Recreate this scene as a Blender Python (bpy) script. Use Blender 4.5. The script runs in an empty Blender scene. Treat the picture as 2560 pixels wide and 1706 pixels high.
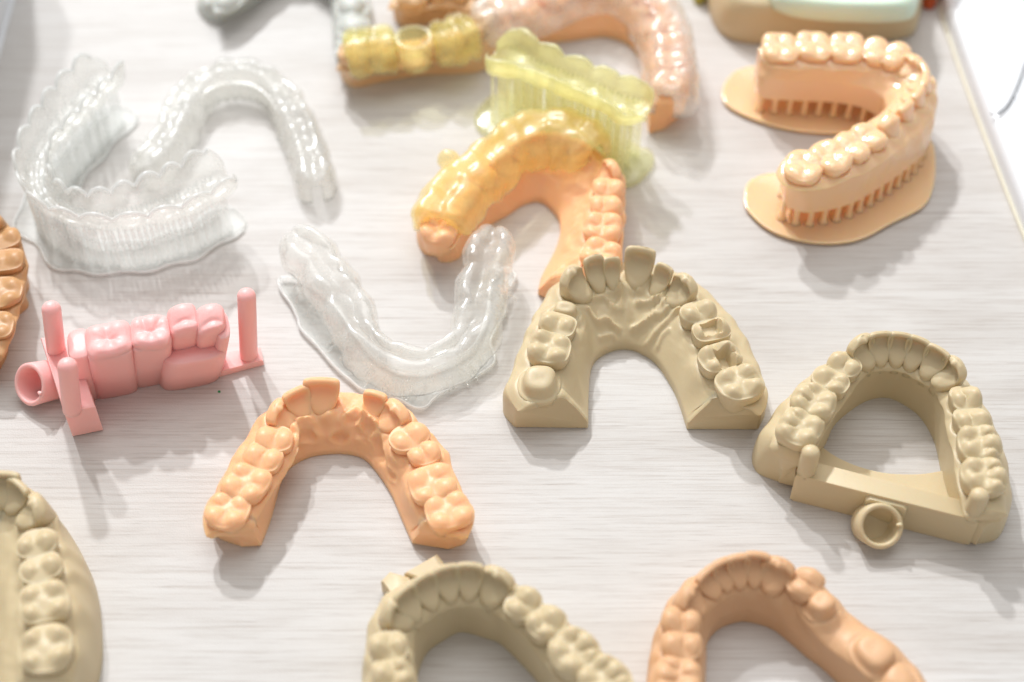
import bpy, math, random
import numpy as np
from mathutils import Vector

# ------------------------------------------------------------------ camera, light, exposure
SC = bpy.context.scene
COL = SC.collection
TH = math.radians(50.0)          # camera looks down by this angle
FPX = 3800.0                     # focal length in photo pixels (2560 wide)
CAMH = 290.0                     # camera height in mm
CX, CY = 1280.0, 853.0
CAM = np.array([0.0, -CAMH / math.tan(TH), CAMH])
FWD = np.array([0.0, math.cos(TH), -math.sin(TH)])
UPV = np.array([0.0, math.sin(TH), math.cos(TH)])
MM = 0.001

cam = bpy.data.cameras.new('camera')
camo = bpy.data.objects.new('camera', cam)
COL.objects.link(camo)
camo.location = Vector(CAM * MM)
camo.rotation_euler = (math.pi / 2 - TH, 0, 0)
cam.sensor_width = 36.0
cam.lens = FPX / 2560.0 * 36.0
cam.clip_start = 0.01
cam.clip_end = 20.0
cam.dof.use_dof = True
cam.dof.focus_distance = 0.357
cam.dof.aperture_fstop = 6.6
cam.dof.aperture_blades = 7
SC.camera = camo

world = bpy.data.worlds.new('World')
SC.world = world
world.use_nodes = True
bgn = world.node_tree.nodes['Background']
bgn.inputs[0].default_value = (1.0, 0.985, 0.97, 1)
bgn.inputs[1].default_value = 0.42


def lamp(name, loc, size, watts, color, target=(0, 0, 0)):
    l = bpy.data.lights.new(name, 'AREA')
    l.shape = 'DISK'
    l.size = size
    l.energy = watts
    l.color = color
    o = bpy.data.objects.new(name, l)
    COL.objects.link(o)
    o.location = loc
    o.rotation_euler = (Vector(target) - Vector(loc)).to_track_quat('-Z', 'Y').to_euler()
    return o


lamp('ceiling_spot', (-0.73, 2.50, 2.36), 0.14, 60.0, (0.97, 0.985, 1.0))
lamp('ceiling_spot', (-1.18, 2.30, 2.75), 0.14, 44.0, (0.97, 0.985, 1.0))
lamp('overhead_fill', (0.1, 0.75, 2.0), 1.7, 17.0, (1.0, 0.985, 0.97), (0, 0.1, 0))  # broad soft fill, added overhead to lift tops and soften shade

SC.view_settings.view_transform = 'Standard'
SC.view_settings.look = 'None'
SC.view_settings.gamma = 1.0
SC.view_settings.exposure = 0.15
SC.render.engine = 'CYCLES'
SC.cycles.max_bounces = 14
SC.cycles.transparent_max_bounces = 32
SC.cycles.transmission_bounces = 10
SC.cycles.use_denoising = True
SC.cycles.sample_clamp_indirect = 6.0

RNG = np.random.RandomState(7)
random.seed(7)


# ------------------------------------------------------------------ small maths
def P(px, py, z=0.0):
    """point in mm at height z that the photo shows at pixel px, py"""
    d = FWD * FPX + np.array([px - CX, 0, 0]) + UPV * (CY - py)
    t = (z - CAM[2]) / d[2]
    return CAM + d * t


def PL(pts, z=0.0):
    return np.array([P(p[0], p[1], p[2] if len(p) > 2 else z) for p in pts])


def resample(pts, n):
    pts = np.asarray(pts, float)
    d = np.r_[0, np.cumsum(np.linalg.norm(np.diff(pts[:, :2], axis=0), axis=1))]
    if d[-1] == 0:
        return np.repeat(pts[:1], n, 0)
    t = np.linspace(0, d[-1], n)
    return np.stack([np.interp(t, d, pts[:, k]) for k in range(pts.shape[1])], 1)


def cr(pts, sub=12, closed=False):
    pts = np.asarray(pts, float)
    n = len(pts)
    if n < 3:
        return resample(pts, sub + 1)
    out = []
    rng_ = range(n if closed else n - 1)
    for i in rng_:
        if closed:
            p0, p1, p2, p3 = pts[(i - 1) % n], pts[i], pts[(i + 1) % n], pts[(i + 2) % n]
        else:
            p1, p2 = pts[i], pts[i + 1]
            p0 = pts[i - 1] if i > 0 else 2 * p1 - p2
            p3 = pts[i + 2] if i + 2 < n else 2 * p2 - p1
        for k in range(sub):
            t = k / sub
            out.append(0.5 * ((2 * p1) + (-p0 + p2) * t + (2 * p0 - 5 * p1 + 4 * p2 - p3) * t * t
                              + (-p0 + 3 * p1 - 3 * p2 + p3) * t ** 3))
    if not closed:
        out.append(pts[-1])
    return np.array(out)


def curve(pts, n):
    return resample(cr(pts, 14), n)


def smooth(x, a, b):
    t = np.clip((x - a) / (b - a), 0, 1)
    return t * t * (3 - 2 * t)


def normals2(path):
    t = np.gradient(path[:, :2], axis=0)
    t /= np.linalg.norm(t, axis=1)[:, None] + 1e-9
    return t, np.stack([t[:, 1], -t[:, 0]], 1)


class Noise:
    """smooth sum of sines, three dimensions"""
    def __init__(self, seed, wl, n=10):
        r = np.random.RandomState(seed)
        d = r.normal(size=(n, 3))
        d /= np.linalg.norm(d, axis=1)[:, None]
        self.k = d * (2 * np.pi / wl) * r.uniform(0.6, 1.7, (n, 1))
        self.p = r.uniform(0, 6.28, n)
        self.a = 1.0 / math.sqrt(n)

    def __call__(self, v):
        return np.sin(v @ self.k.T + self.p).sum(1) * self.a


# ------------------------------------------------------------------ objects
def tag(o, label=None, cat=None, group=None, kind=None):
    if label: o['label'] = label
    if cat: o['category'] = cat
    if group: o['group'] = group
    if kind: o['kind'] = kind
    return o


class Thing:
    def __init__(self, name, label, cat, at, group=None):
        self.o = bpy.data.objects.new(name, None)
        COL.objects.link(self.o)
        self.c = np.array([at[0], at[1], at[2] if len(at) > 2 else 0.0])
        self.o.location = Vector(self.c * MM)
        self.o.empty_display_size = 0.01
        tag(self.o, label, cat, group)


def add_mesh(name, verts, faces, mat, thing=None, parent=None, sharp=None, smooth_=True):
    v = np.asarray(verts, float)
    c = thing.c if thing is not None else np.zeros(3)
    me = bpy.data.meshes.new(name)
    me.from_pydata(((v - c) * MM).tolist(), [], faces)
    me.validate()
    me.update()
    if smooth_:
        me.polygons.foreach_set('use_smooth', [True] * len(me.polygons))
    if sharp:
        me.set_sharp_from_angle(angle=math.radians(sharp))
    me.materials.append(mat)
    o = bpy.data.objects.new(name, me)
    COL.objects.link(o)
    if parent is not None:
        o.parent = parent
    elif thing is not None:
        o.parent = thing.o
    return o


def fix_normals(v, f):
    """orient a closed shell outwards by signed volume"""
    v = np.asarray(v)
    tri = np.array([(q[0], q[i], q[i + 1]) for q in f for i in range(1, len(q) - 1)])
    vol = np.einsum('ij,ij->i', v[tri[:, 0]], np.cross(v[tri[:, 1]], v[tri[:, 2]])).sum()
    if vol < 0:
        f = [tuple(reversed(q)) for q in f]
    return f


def rings_mesh(R, cap0=True, cap1=True, closed_loop=True):
    """R [S][C][3] -> verts, faces"""
    S, C, _ = R.shape
    v = R.reshape(-1, 3)
    f = []
    cc = C if closed_loop else C - 1
    for i in range(S - 1):
        for j in range(cc):
            j2 = (j + 1) % C
            f.append((i * C + j, i * C + j2, (i + 1) * C + j2, (i + 1) * C + j))
    if cap0: f.append(tuple(range(C - 1, -1, -1)))
    if cap1: f.append(tuple((S - 1) * C + j for j in range(C)))
    return v, fix_normals(v, f)


def end_rings(R, first, mode, size):
    """extra rings that close the sweep with a small bevel or a rounded end"""
    r = R[0] if first else R[-1]
    d = (R[0] - R[2]).mean(0) if first else (R[-1] - R[-3]).mean(0)
    d[2] = 0
    d /= np.linalg.norm(d) + 1e-9
    c = r.mean(0)
    out = []
    if mode == 'flat':
        w = np.linalg.norm(r - c, axis=1)[:, None] + 1e-6
        k = (w - size) / w
        q = c + (r - c) * np.clip(k, 0.2, 1) + d * size * 0.8
        q[:, 2] = np.maximum(q[:, 2], r[:, 2].min() + 0.0)
        out = [q]
    else:
        for a in (0.25, 0.5, 0.7, 0.86, 0.96):
            s = math.sqrt(max(0, 1 - a * a))
            k = 0.12 + 0.88 * s
            q = c + (r - c) * np.array([k, k, 0.35 + 0.65 * s]) + d * size * a
            lo = r[:, 2].min()
            q[:, 2] = np.where(r[:, 2] < lo + 0.3, r[:, 2], q[:, 2])
            out.append(q)
    return out


def close_sweep(R, m0='flat', m1='flat', size0=0.4, size1=0.4):
    L = []
    if m0: L += end_rings(R, True, m0, size0)[::-1]
    L += list(R)
    if m1: L += end_rings(R, False, m1, size1)
    return rings_mesh(np.array(L))


def sweep(path, prof, n=None):
    """path [S][>=2] in mm, prof(i, s) -> [C][2] of (outward offset, z)"""
    t, nn = normals2(path)
    S = len(path)
    R = []
    for i in range(S):
        p = prof(i, i / (S - 1))
        R.append(np.c_[path[i, 0] + nn[i, 0] * p[:, 0], path[i, 1] + nn[i, 1] * p[:, 0], p[:, 1]])
    return np.array(R)


def box_mesh(corners4, z0, z1, bev=0.35):
    """prism from a four (or more) cornered plan outline with bevelled edges"""
    c = np.array([q[:2] for q in corners4])
    m = c.mean(0)
    w = np.linalg.norm(c - m, axis=1)[:, None]
    ins = m + (c - m) * (w - bev * 1.4) / w
    zb = min(bev, (z1 - z0) * 0.3)
    R = [np.c_[ins, np.full(len(c), z0)], np.c_[c, np.full(len(c), z0 + zb)],
         np.c_[c, np.full(len(c), z1 - zb)], np.c_[ins, np.full(len(c), z1)]]
    return rings_mesh(np.array(R))


def plate_mesh(outline, z0, z1, rim=0.6, lift=0.0):
    """thin plate with a chamfered edge from a closed smooth outline"""
    c = np.asarray(outline)[:, :2]
    t = np.roll(c, -1, 0) - np.roll(c, 1, 0)
    t /= np.linalg.norm(t, axis=1)[:, None] + 1e-9
    nn = np.stack([t[:, 1], -t[:, 0]], 1)
    area = 0.5 * np.sum(c[:, 0] * np.roll(c[:, 1], -1) - np.roll(c[:, 0], -1) * c[:, 1])
    if area < 0: nn = -nn
    R = [np.c_[c - nn * rim, np.full(len(c), z0)], np.c_[c, np.full(len(c), z0 + (z1 - z0) * 0.75)],
         np.c_[c - nn * rim * 0.35, np.full(len(c), z1)], np.c_[c - nn * rim * 1.6, np.full(len(c), z1 - lift)]]
    return rings_mesh(np.array(R))


def lathe(profile, n=24, axis=(0, 0, 1), at=(0, 0, 0), cap=True):
    """profile [(r, h)...] turned about axis through at"""
    ax = np.array(axis, float); ax /= np.linalg.norm(ax)
    u = np.cross(ax, (0, 1, 0.01)); u /= np.linalg.norm(u)
    w = np.cross(ax, u)
    a = np.linspace(0, 2 * np.pi, n, endpoint=False)
    R = []
    for r, h in profile:
        R.append(np.array(at) + ax * h + np.outer(np.cos(a) * r, u) + np.outer(np.sin(a) * r, w))
    return rings_mesh(np.array(R), cap, cap)


def peg_profile(r, h, sink=1.0):
    p = [(r, -sink), (r, 0), (r, h - r * 0.75)]
    for k in range(1, 7):
        a = k / 6 * math.pi / 2
        p.append((r * math.cos(a) * 0.97 + 0.02, h - r * 0.75 + r * 0.75 * math.sin(a)))
    return p


# ------------------------------------------------------------------ materials
def new_mat(name):
    m = bpy.data.materials.new(name)
    m.use_nodes = True
    nt = m.node_tree
    nt.nodes.clear()
    out = nt.nodes.new('ShaderNodeOutputMaterial')
    return m, nt, out


def N(nt, kind, **kw):
    n = nt.nodes.new(kind)
    for k, v in kw.items():
        if k in n.inputs:
            n.inputs[k].default_value = v
        else:
            setattr(n, k, v)
    return n


def resin(name, col, col2=None, rough=0.38, sss=0.3, radius=(1.0, 0.55, 0.3), scale=0.0016, bump=0.06, spec=0.45,
          trans=0.0):
    """opaque printed resin: soft scattering, satin surface, faint print layers and mottling"""
    m, nt, out = new_mat(name)
    b = N(nt, 'ShaderNodeBsdfPrincipled')
    tc = N(nt, 'ShaderNodeTexCoord')
    n1 = N(nt, 'ShaderNodeTexNoise', Scale=110.0, Detail=3.0)
    nt.links.new(tc.outputs['Object'], n1.inputs['Vector'])
    mx = N(nt, 'ShaderNodeMix', data_type='RGBA')
    c2 = col2 or tuple(c * 0.9 for c in col)
    mx.inputs[6].default_value = (*col, 1)
    mx.inputs[7].default_value = (*c2, 1)
    nt.links.new(n1.outputs['Fac'], mx.inputs[0])
    nt.links.new(mx.outputs[2], b.inputs['Base Color'])
    # print layers: fine horizontal lines in the relief
    mp = N(nt, 'ShaderNodeMapping')
    mp.inputs['Scale'].default_value = (60, 60, 2600)
    nt.links.new(tc.outputs['Object'], mp.inputs['Vector'])
    n2 = N(nt, 'ShaderNodeTexNoise', Scale=1.0, Detail=2.0)
    nt.links.new(mp.outputs[0], n2.inputs['Vector'])
    n3 = N(nt, 'ShaderNodeTexNoise', Scale=900.0, Detail=2.0)
    nt.links.new(tc.outputs['Object'], n3.inputs['Vector'])
    ad = N(nt, 'ShaderNodeMath', operation='ADD')
    nt.links.new(n2.outputs['Fac'], ad.inputs[0])
    nt.links.new(n3.outputs['Fac'], ad.inputs[1])
    bp = N(nt, 'ShaderNodeBump', Strength=bump, Distance=0.0006)
    nt.links.new(ad.outputs[0], bp.inputs['Height'])
    nt.links.new(bp.outputs[0], b.inputs['Normal'])
    rr = N(nt, 'ShaderNodeMapRange')
    rr.inputs['To Min'].default_value = rough - 0.07
    rr.inputs['To Max'].default_value = rough + 0.1
    nt.links.new(n1.outputs['Fac'], rr.inputs['Value'])
    nt.links.new(rr.outputs[0], b.inputs['Roughness'])
    b.inputs['Subsurface Weight'].default_value = sss
    b.inputs['Subsurface Radius'].default_value = radius
    b.inputs['Subsurface Scale'].default_value = scale
    b.inputs['Specular IOR Level'].default_value = spec
    if trans:
        t = N(nt, 'ShaderNodeBsdfTranslucent')
        nt.links.new(mx.outputs[2], t.inputs['Color'])
        ms = N(nt, 'ShaderNodeMixShader')
        ms.inputs[0].default_value = trans
        nt.links.new(b.outputs[0], ms.inputs[1])
        nt.links.new(t.outputs[0], ms.inputs[2])
        nt.links.new(ms.outputs[0], out.inputs[0])
    else:
        nt.links.new(b.outputs[0], out.inputs[0])
    return m


def clear_resin(name, tint, body, see=0.62, rough=0.14, body_amt=0.5, bump=0.12, ior=1.5):
    """see-through printed resin: part of the light goes straight through, the rest scatters in a milky body,
    with a clear glossy skin"""
    m, nt, out = new_mat(name)
    tc = N(nt, 'ShaderNodeTexCoord')
    n1 = N(nt, 'ShaderNodeTexNoise', Scale=260.0, Detail=3.0)
    nt.links.new(tc.outputs['Object'], n1.inputs['Vector'])
    mp = N(nt, 'ShaderNodeMapping')
    mp.inputs['Scale'].default_value = (150, 150, 1500)
    nt.links.new(tc.outputs['Object'], mp.inputs['Vector'])
    n2 = N(nt, 'ShaderNodeTexNoise', Scale=1.0, Detail=2.0)
    nt.links.new(mp.outputs[0], n2.inputs['Vector'])
    ad = N(nt, 'ShaderNodeMath', operation='ADD')
    nt.links.new(n1.outputs['Fac'], ad.inputs[0])
    nt.links.new(n2.outputs['Fac'], ad.inputs[1])
    bp = N(nt, 'ShaderNodeBump', Strength=bump, Distance=0.001)
    nt.links.new(ad.outputs[0], bp.inputs['Height'])
    m0 = N(nt, 'ShaderNodeBsdfTransparent', Color=(*tint, 1))
    df = N(nt, 'ShaderNodeBsdfDiffuse', Color=(*body, 1))
    tl = N(nt, 'ShaderNodeBsdfTranslucent', Color=(*body, 1))
    m1 = N(nt, 'ShaderNodeMixShader')
    m1.inputs[0].default_value = body_amt
    nt.links.new(df.outputs[0], m1.inputs[1])
    nt.links.new(tl.outputs[0], m1.inputs[2])
    m2 = N(nt, 'ShaderNodeMixShader')
    mr = N(nt, 'ShaderNodeMapRange')
    mr.inputs['From Min'].default_value = 0.3
    mr.inputs['From Max'].default_value = 0.7
    mr.inputs['To Min'].default_value = 1 - see - 0.1
    mr.inputs['To Max'].default_value = 1 - see + 0.1
    nt.links.new(n1.outputs['Fac'], mr.inputs['Value'])
    nt.links.new(mr.outputs[0], m2.inputs[0])
    nt.links.new(m0.outputs[0], m2.inputs[1])
    nt.links.new(m1.outputs[0], m2.inputs[2])
    gl = N(nt, 'ShaderNodeBsdfGlossy', Color=(1, 1, 1, 1), Roughness=rough)
    nt.links.new(bp.outputs[0], gl.inputs['Normal'])
    fr = N(nt, 'ShaderNodeFresnel', IOR=ior)
    nt.links.new(bp.outputs[0], fr.inputs['Normal'])
    m3 = N(nt, 'ShaderNodeMixShader')
    geo = N(nt, 'ShaderNodeNewGeometry')
    inv = N(nt, 'ShaderNodeMath', operation='SUBTRACT')
    inv.inputs[0].default_value = 1.0
    nt.links.new(geo.outputs['Backfacing'], inv.inputs[1])
    sk = N(nt, 'ShaderNodeMath', operation='MULTIPLY')
    nt.links.new(fr.outputs[0], sk.inputs[0])
    nt.links.new(inv.outputs[0], sk.inputs[1])
    nt.links.new(sk.outputs[0], m3.inputs[0])
    nt.links.new(m2.outputs[0], m3.inputs[1])
    nt.links.new(gl.outputs[0], m3.inputs[2])
    nt.links.new(m3.outputs[0], out.inputs[0])
    return m


def wood_mat():
    m, nt, out = new_mat('pale_wood')
    b = N(nt, 'ShaderNodeBsdfPrincipled')
    tc = N(nt, 'ShaderNodeTexCoord')

    def stretched(sx, sy, detail, rough=0.6, dist=0.0, off=0.0):
        mp = N(nt, 'ShaderNodeMapping')
        mp.inputs['Scale'].default_value = (sx, sy, 1)
        mp.inputs['Location'].default_value = (off, off * 1.7, off)
        mp.inputs['Rotation'].default_value = (0, 0, math.radians(1.2))
        nt.links.new(tc.outputs['Object'], mp.inputs['Vector'])
        n = N(nt, 'ShaderNodeTexNoise', Scale=1.0, Detail=detail, Roughness=rough, Distortion=dist)
        nt.links.new(mp.outputs[0], n.inputs['Vector'])
        return n

    def ramp(src, stops):
        r = N(nt, 'ShaderNodeValToRGB')
        el = r.color_ramp.elements
        while len(el) < len(stops): el.new(0.5)
        for e, (p, c) in zip(el, stops):
            e.position = p
            e.color = (*c, 1)
        nt.links.new(src, r.inputs[0])
        return r

    def mul(a, b_, fac=1.0):
        x = N(nt, 'ShaderNodeMix', data_type='RGBA', blend_type='MULTIPLY')
        x.inputs[0].default_value = fac
        nt.links.new(a, x.inputs[6])
        nt.links.new(b_, x.inputs[7])
        return x.outputs[2]

    broad = stretched(8, 45, 6, 0.62, 0.8)
    base = ramp(broad.outputs['Fac'], [(0.28, (0.525, 0.495, 0.468)), (0.5, (0.61, 0.592, 0.572)), (0.72, (0.665, 0.653, 0.64))])
    fine = stretched(38, 1500, 6, 0.75, 0.15, 3.1)
    fr = ramp(fine.outputs['Fac'], [(0.33, (0.76, 0.715, 0.68)), (0.52, (0.98, 0.975, 0.97)), (0.7, (1, 1, 1))])
    lines = stretched(22, 750, 4, 0.65, 0.5, 7.7)
    lr = ramp(lines.outputs['Fac'], [(0.24, (0.52, 0.44, 0.40)), (0.36, (1, 1, 1)), (1, (1, 1, 1))])
    pores = stretched(90, 2600, 2, 0.5, 0.0, 1.3)
    pr = ramp(pores.outputs['Fac'], [(0.25, (0.74, 0.70, 0.68)), (0.37, (1, 1, 1)), (1, (1, 1, 1))])
    c = mul(base.outputs[0], fr.outputs[0], 0.8)
    c = mul(c, lr.outputs[0], 0.75)
    c = mul(c, pr.outputs[0], 0.7)
    nt.links.new(c, b.inputs['Base Color'])
    b.inputs['Roughness'].default_value = 0.48
    b.inputs['Specular IOR Level'].default_value = 0.22
    em = N(nt, 'ShaderNodeTexNoise', Scale=2600.0, Detail=2.0)
    nt.links.new(tc.outputs['Object'], em.inputs['Vector'])
    ad = N(nt, 'ShaderNodeMath', operation='ADD')
    nt.links.new(fine.outputs['Fac'], ad.inputs[0])
    nt.links.new(em.outputs['Fac'], ad.inputs[1])
    bp = N(nt, 'ShaderNodeBump', Strength=0.16, Distance=0.0005)
    nt.links.new(ad.outputs[0], bp.inputs['Height'])
    nt.links.new(bp.outputs[0], b.inputs['Normal'])
    nt.links.new(b.outputs[0], out.inputs[0])
    return m


def plain(name, col, rough=0.4, spec=0.5):
    m, nt, out = new_mat(name)
    b = N(nt, 'ShaderNodeBsdfPrincipled')
    tc = N(nt, 'ShaderNodeTexCoord')
    n1 = N(nt, 'ShaderNodeTexNoise', Scale=60.0, Detail=3.0)
    nt.links.new(tc.outputs['Object'], n1.inputs['Vector'])
    mr = N(nt, 'ShaderNodeMapRange')
    mr.inputs['To Min'].default_value = rough - 0.05
    mr.inputs['To Max'].default_value = rough + 0.08
    nt.links.new(n1.outputs['Fac'], mr.inputs['Value'])
    nt.links.new(mr.outputs[0], b.inputs['Roughness'])
    b.inputs['Base Color'].default_value = (*col, 1)
    b.inputs['Specular IOR Level'].default_value = spec
    nt.links.new(b.outputs[0], out.inputs[0])
    return m


M_BEIGE = resin('beige_resin', (0.645, 0.53, 0.335), (0.61, 0.50, 0.31), rough=0.43)
M_ORANGE = resin('orange_resin', (0.96, 0.54, 0.30), (0.94, 0.51, 0.27), rough=0.4, sss=0.45, radius=(1.0, 0.5, 0.22), scale=0.0025, spec=0.4)
M_PEACH = resin('peach_resin', (0.73, 0.445, 0.25), (0.69, 0.41, 0.225), rough=0.45)
M_TAN = resin('tan_resin', (0.60, 0.34, 0.155), (0.56, 0.31, 0.14), rough=0.4)
M_TAN2 = resin('sand_resin', (0.76, 0.50, 0.28), (0.71, 0.46, 0.25), rough=0.4)
M_PINK = resin('pink_resin', (1.0, 0.53, 0.51), (0.98, 0.50, 0.48), rough=0.4, sss=0.45, radius=(1.0, 0.45, 0.4), scale=0.0025)
M_SALMON = resin('salmon_resin', (1.0, 0.64, 0.385), (0.99, 0.61, 0.35), rough=0.17, sss=0.5, radius=(1.0, 0.5, 0.14), scale=0.0032, spec=0.9)
M_GREY = resin('grey_green_resin', (0.62, 0.63, 0.585), (0.56, 0.57, 0.53), rough=0.45)
M_CLEAR = clear_resin('clear_resin', (0.985, 0.99, 0.985), (0.95, 0.96, 0.955), see=0.8, rough=0.16)
M_RAFT = clear_resin('matt_clear_resin', (0.985, 0.99, 0.985), (0.95, 0.96, 0.955), see=0.82, rough=0.55)
M_RIM = clear_resin('frosted_rim_resin', (0.985, 0.99, 0.985), (0.96, 0.97, 0.965), see=0.4, rough=0.25)
M_CLEARP = clear_resin('clear_pillar_resin', (0.985, 0.99, 0.985), (0.95, 0.96, 0.955), see=0.76, rough=0.12, ior=1.7)
M_MILKY = clear_resin('milky_clear_resin', (0.985, 0.985, 0.975), (0.95, 0.955, 0.94), see=0.78, rough=0.2)
M_LIME = clear_resin('lime_clear_resin', (0.99, 0.988, 0.84), (0.97, 0.95, 0.58), see=0.54, rough=0.3, body_amt=0.6)
M_LIMEP = clear_resin('pale_lime_clear_resin', (0.99, 0.99, 0.93), (0.94, 0.945, 0.68), see=0.68, rough=0.18, body_amt=0.6)
M_AMBER = clear_resin('amber_clear_resin', (1.0, 0.96, 0.78), (0.99, 0.90, 0.50), see=0.7, rough=0.3, body_amt=0.4)
M_YELLOW = clear_resin('yellow_clear_resin', (0.99, 0.98, 0.80), (0.96, 0.94, 0.56), see=0.78, rough=0.28, body_amt=0.4)
M_MINT = resin('mint_resin', (0.72, 0.86, 0.72), rough=0.3, sss=0.4)
M_RED = resin('red_orange_resin', (0.70, 0.13, 0.03), rough=0.4)
M_OLIVE = resin('olive_resin', (0.45, 0.42, 0.08), rough=0.4)
M_WHITE = plain('white_plastic', (0.78, 0.80, 0.83), 0.25, 0.5)
M_EDGE = plain('cream_plastic', (0.80, 0.76, 0.62), 0.35, 0.5)
M_SEAM = plain('grey_seam', (0.18, 0.19, 0.2), 0.6, 0.3)
M_GREEN = plain('green_crumb', (0.02, 0.25, 0.08), 0.6, 0.3)
M_WOOD = wood_mat()


# ------------------------------------------------------------------ teeth (local mm: x along the arch, y outwards, z up from the gum)
def grid_tooth(rings):
    v, f = rings_mesh(np.array(rings))
    return np.array(v), f


CUSPS = {
    'molar': [(-.48, .50, 1.0), (.45, .52, .97), (-.46, -.50, .93), (.48, -.46, .86)],
    'molar5': [(-.56, .50, .97), (.02, .56, 1.0), (.56, .38, .86), (-.46, -.52, .98), (.36, -.54, .95)],
    'premolar': [(-.03, .50, 1.0), (.06, -.50, .86)],
    'premolar3': [(0, .48, 1.0), (-.42, -.48, .86), (.45, -.46, .80)],
}


def t_post(a, b, h, kind, seed, soft=0.0, cuts=(), p=2.7):
    r = np.random.RandomState(seed)
    n = 44
    th = np.linspace(0, 2 * np.pi, n, endpoint=False)
    ux = np.sign(np.cos(th)) * np.abs(np.cos(th)) ** (2 / p)
    uy = np.sign(np.sin(th)) * np.abs(np.sin(th)) ** (2 / p)
    lob = 1 + (0.025 * np.cos(4 * th + r.uniform(0, 6)) + 0.03 * np.cos(2 * th + r.uniform(0, 6)) + 0.015 * np.cos(3 * th + r.uniform(0, 6)))
    A, B = a / 2 * lob, b / 2 * lob
    cus = [(cx * a / 2 * r.uniform(.9, 1.12), cy * b / 2 * r.uniform(.9, 1.1), h * (1 - (1 - ch) * 0.6) + r.uniform(-.12, .12), r.uniform(0, 6))
           for cx, cy, ch in CUSPS[kind]]
    k = 0.84 * (1 - 0.55 * soft)

    def Z(x, y, rho):
        zs = []
        for cx, cy, ch, ph in cus:
            dx, dy = x - cx, y - cy
            e = 0.9 + soft * 0.6
            d = np.sqrt(dx * dx + dy * dy + e * e) - e
            ang = np.arctan2(dy, dx)
            zs.append(ch - k * d + 0.09 * (1 - soft) * np.cos(4 * ang + ph) * np.minimum(d, 1.4))
        zs = np.sort(np.array(zs), 0)
        g = zs[-1] - zs[-2]
        s = 0.24 + soft * 0.25
        z = zs[-1] + 0.15 * soft * np.exp(-(g / 0.8) ** 2)
        z -= (0.72 - 0.48 * soft) * np.exp(-(g / s) ** 2) * (1 - smooth(rho, 0.72, 0.98) * 0.65)
        return z
    rings = []
    for zf, sc in ((-0.55, .80), (-0.2, .84), (0.0, .875), (0.18, .93), (0.36, .985), (0.52, 1.0), (0.64, .985)):
        rings.append(np.c_[ux * A * sc, uy * B * sc, np.full(n, zf * h)])
    for rho in (.95, .90, .84, .77, .70, .62, .54, .46, .38, .30, .22, .14, .06):
        x, y = ux * A * rho, uy * B * rho
        z = Z(x, y, rho)
        z = z - 0.10 * h * smooth(rho, 0.75, 1.0)
        z = np.maximum(z, 0.62 * h + (1 - rho) * 0.8)
        if rho > .85: z = np.minimum(z, h * 0.86)
        rings.append(np.c_[x, y, z])
    v, f = grid_tooth(rings)
    for x0, x1, y0, y1, zf in cuts:
        xc, hx, yc, hy = (x0 + x1) * a / 4, (x1 - x0) * a / 4, (y0 + y1) * b / 4, (y1 - y0) * b / 4
        d = np.maximum(np.abs(v[:, 0] - xc) - hx, np.abs(v[:, 1] - yc) - hy)
        v[:, 2] = np.minimum(v[:, 2], np.maximum(zf * h, 0) + np.maximum(d, 0) * 5.0)
    return v, f


def t_blade(w, d, h, kind, seed, lean=0.25, soft=0.0):
    """incisor or canine with a hollowed inner face"""
    r = np.random.RandomState(seed)
    n = 40
    th = np.linspace(0, 2 * np.pi, n, endpoint=False)
    rings = []
    canine = kind == 'canine'
    skew = r.uniform(-.06, .06)
    for t in (-.3, -.12, 0, .08, .16, .25, .35, .46, .57, .68, .78, .87, .93, .97, .99, 1.0):
        tt = max(t, 0)
        p = 2.2 + 0.9 * tt
        ux = np.sign(np.cos(th)) * np.abs(np.cos(th)) ** (2 / p)
        uy = np.sign(np.sin(th)) * np.abs(np.sin(th)) ** (2 / p)
        neck = .70 if not canine else .78
        W = w / 2 * (neck + (1 - neck) * math.sin(min(1, tt / .8) * math.pi / 2))
        D = d / 2 * (0.30 + 0.70 * (1 - tt) ** (0.9 if not canine else 0.75))
        e = max(0, (t - .87) / .13)
        W *= 1 - (.62 if canine else .13) * e ** 2
        D *= math.sqrt(max(0.02, 1 - 0.9 * e ** 2))
        x = ux * W
        y = uy * D
        inner = np.clip(-uy, 0, 1)
        hol = math.exp(-((tt - .60) / .26) ** 2)
        y = y + inner * (0.50 * d * hol * (1 - .9 * np.abs(ux) ** 3)) * (0.8 if canine else 1) * (1 - .5 * soft)
        cing = math.exp(-((tt - .17) / .13) ** 2)
        y = y - inner * 0.10 * d * cing * (1 - np.abs(ux) ** 2)
        if canine:
            y = y - inner * 0.10 * d * np.exp(-(ux / .22) ** 2) * tt
        z = np.full(n, t * h)
        if canine:
            z = z - 0.22 * h * tt ** 1.5 * (np.abs(ux - skew) * W / (w / 2)) ** 1.4
        else:
            z = z - 0.06 * h * tt ** 3 * (np.abs(ux) ** 3) + skew * .5 * ux * tt
        y = y + lean * h * tt ** 1.1
        rings.append(np.c_[x, y, z])
    return grid_tooth(rings)


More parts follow.
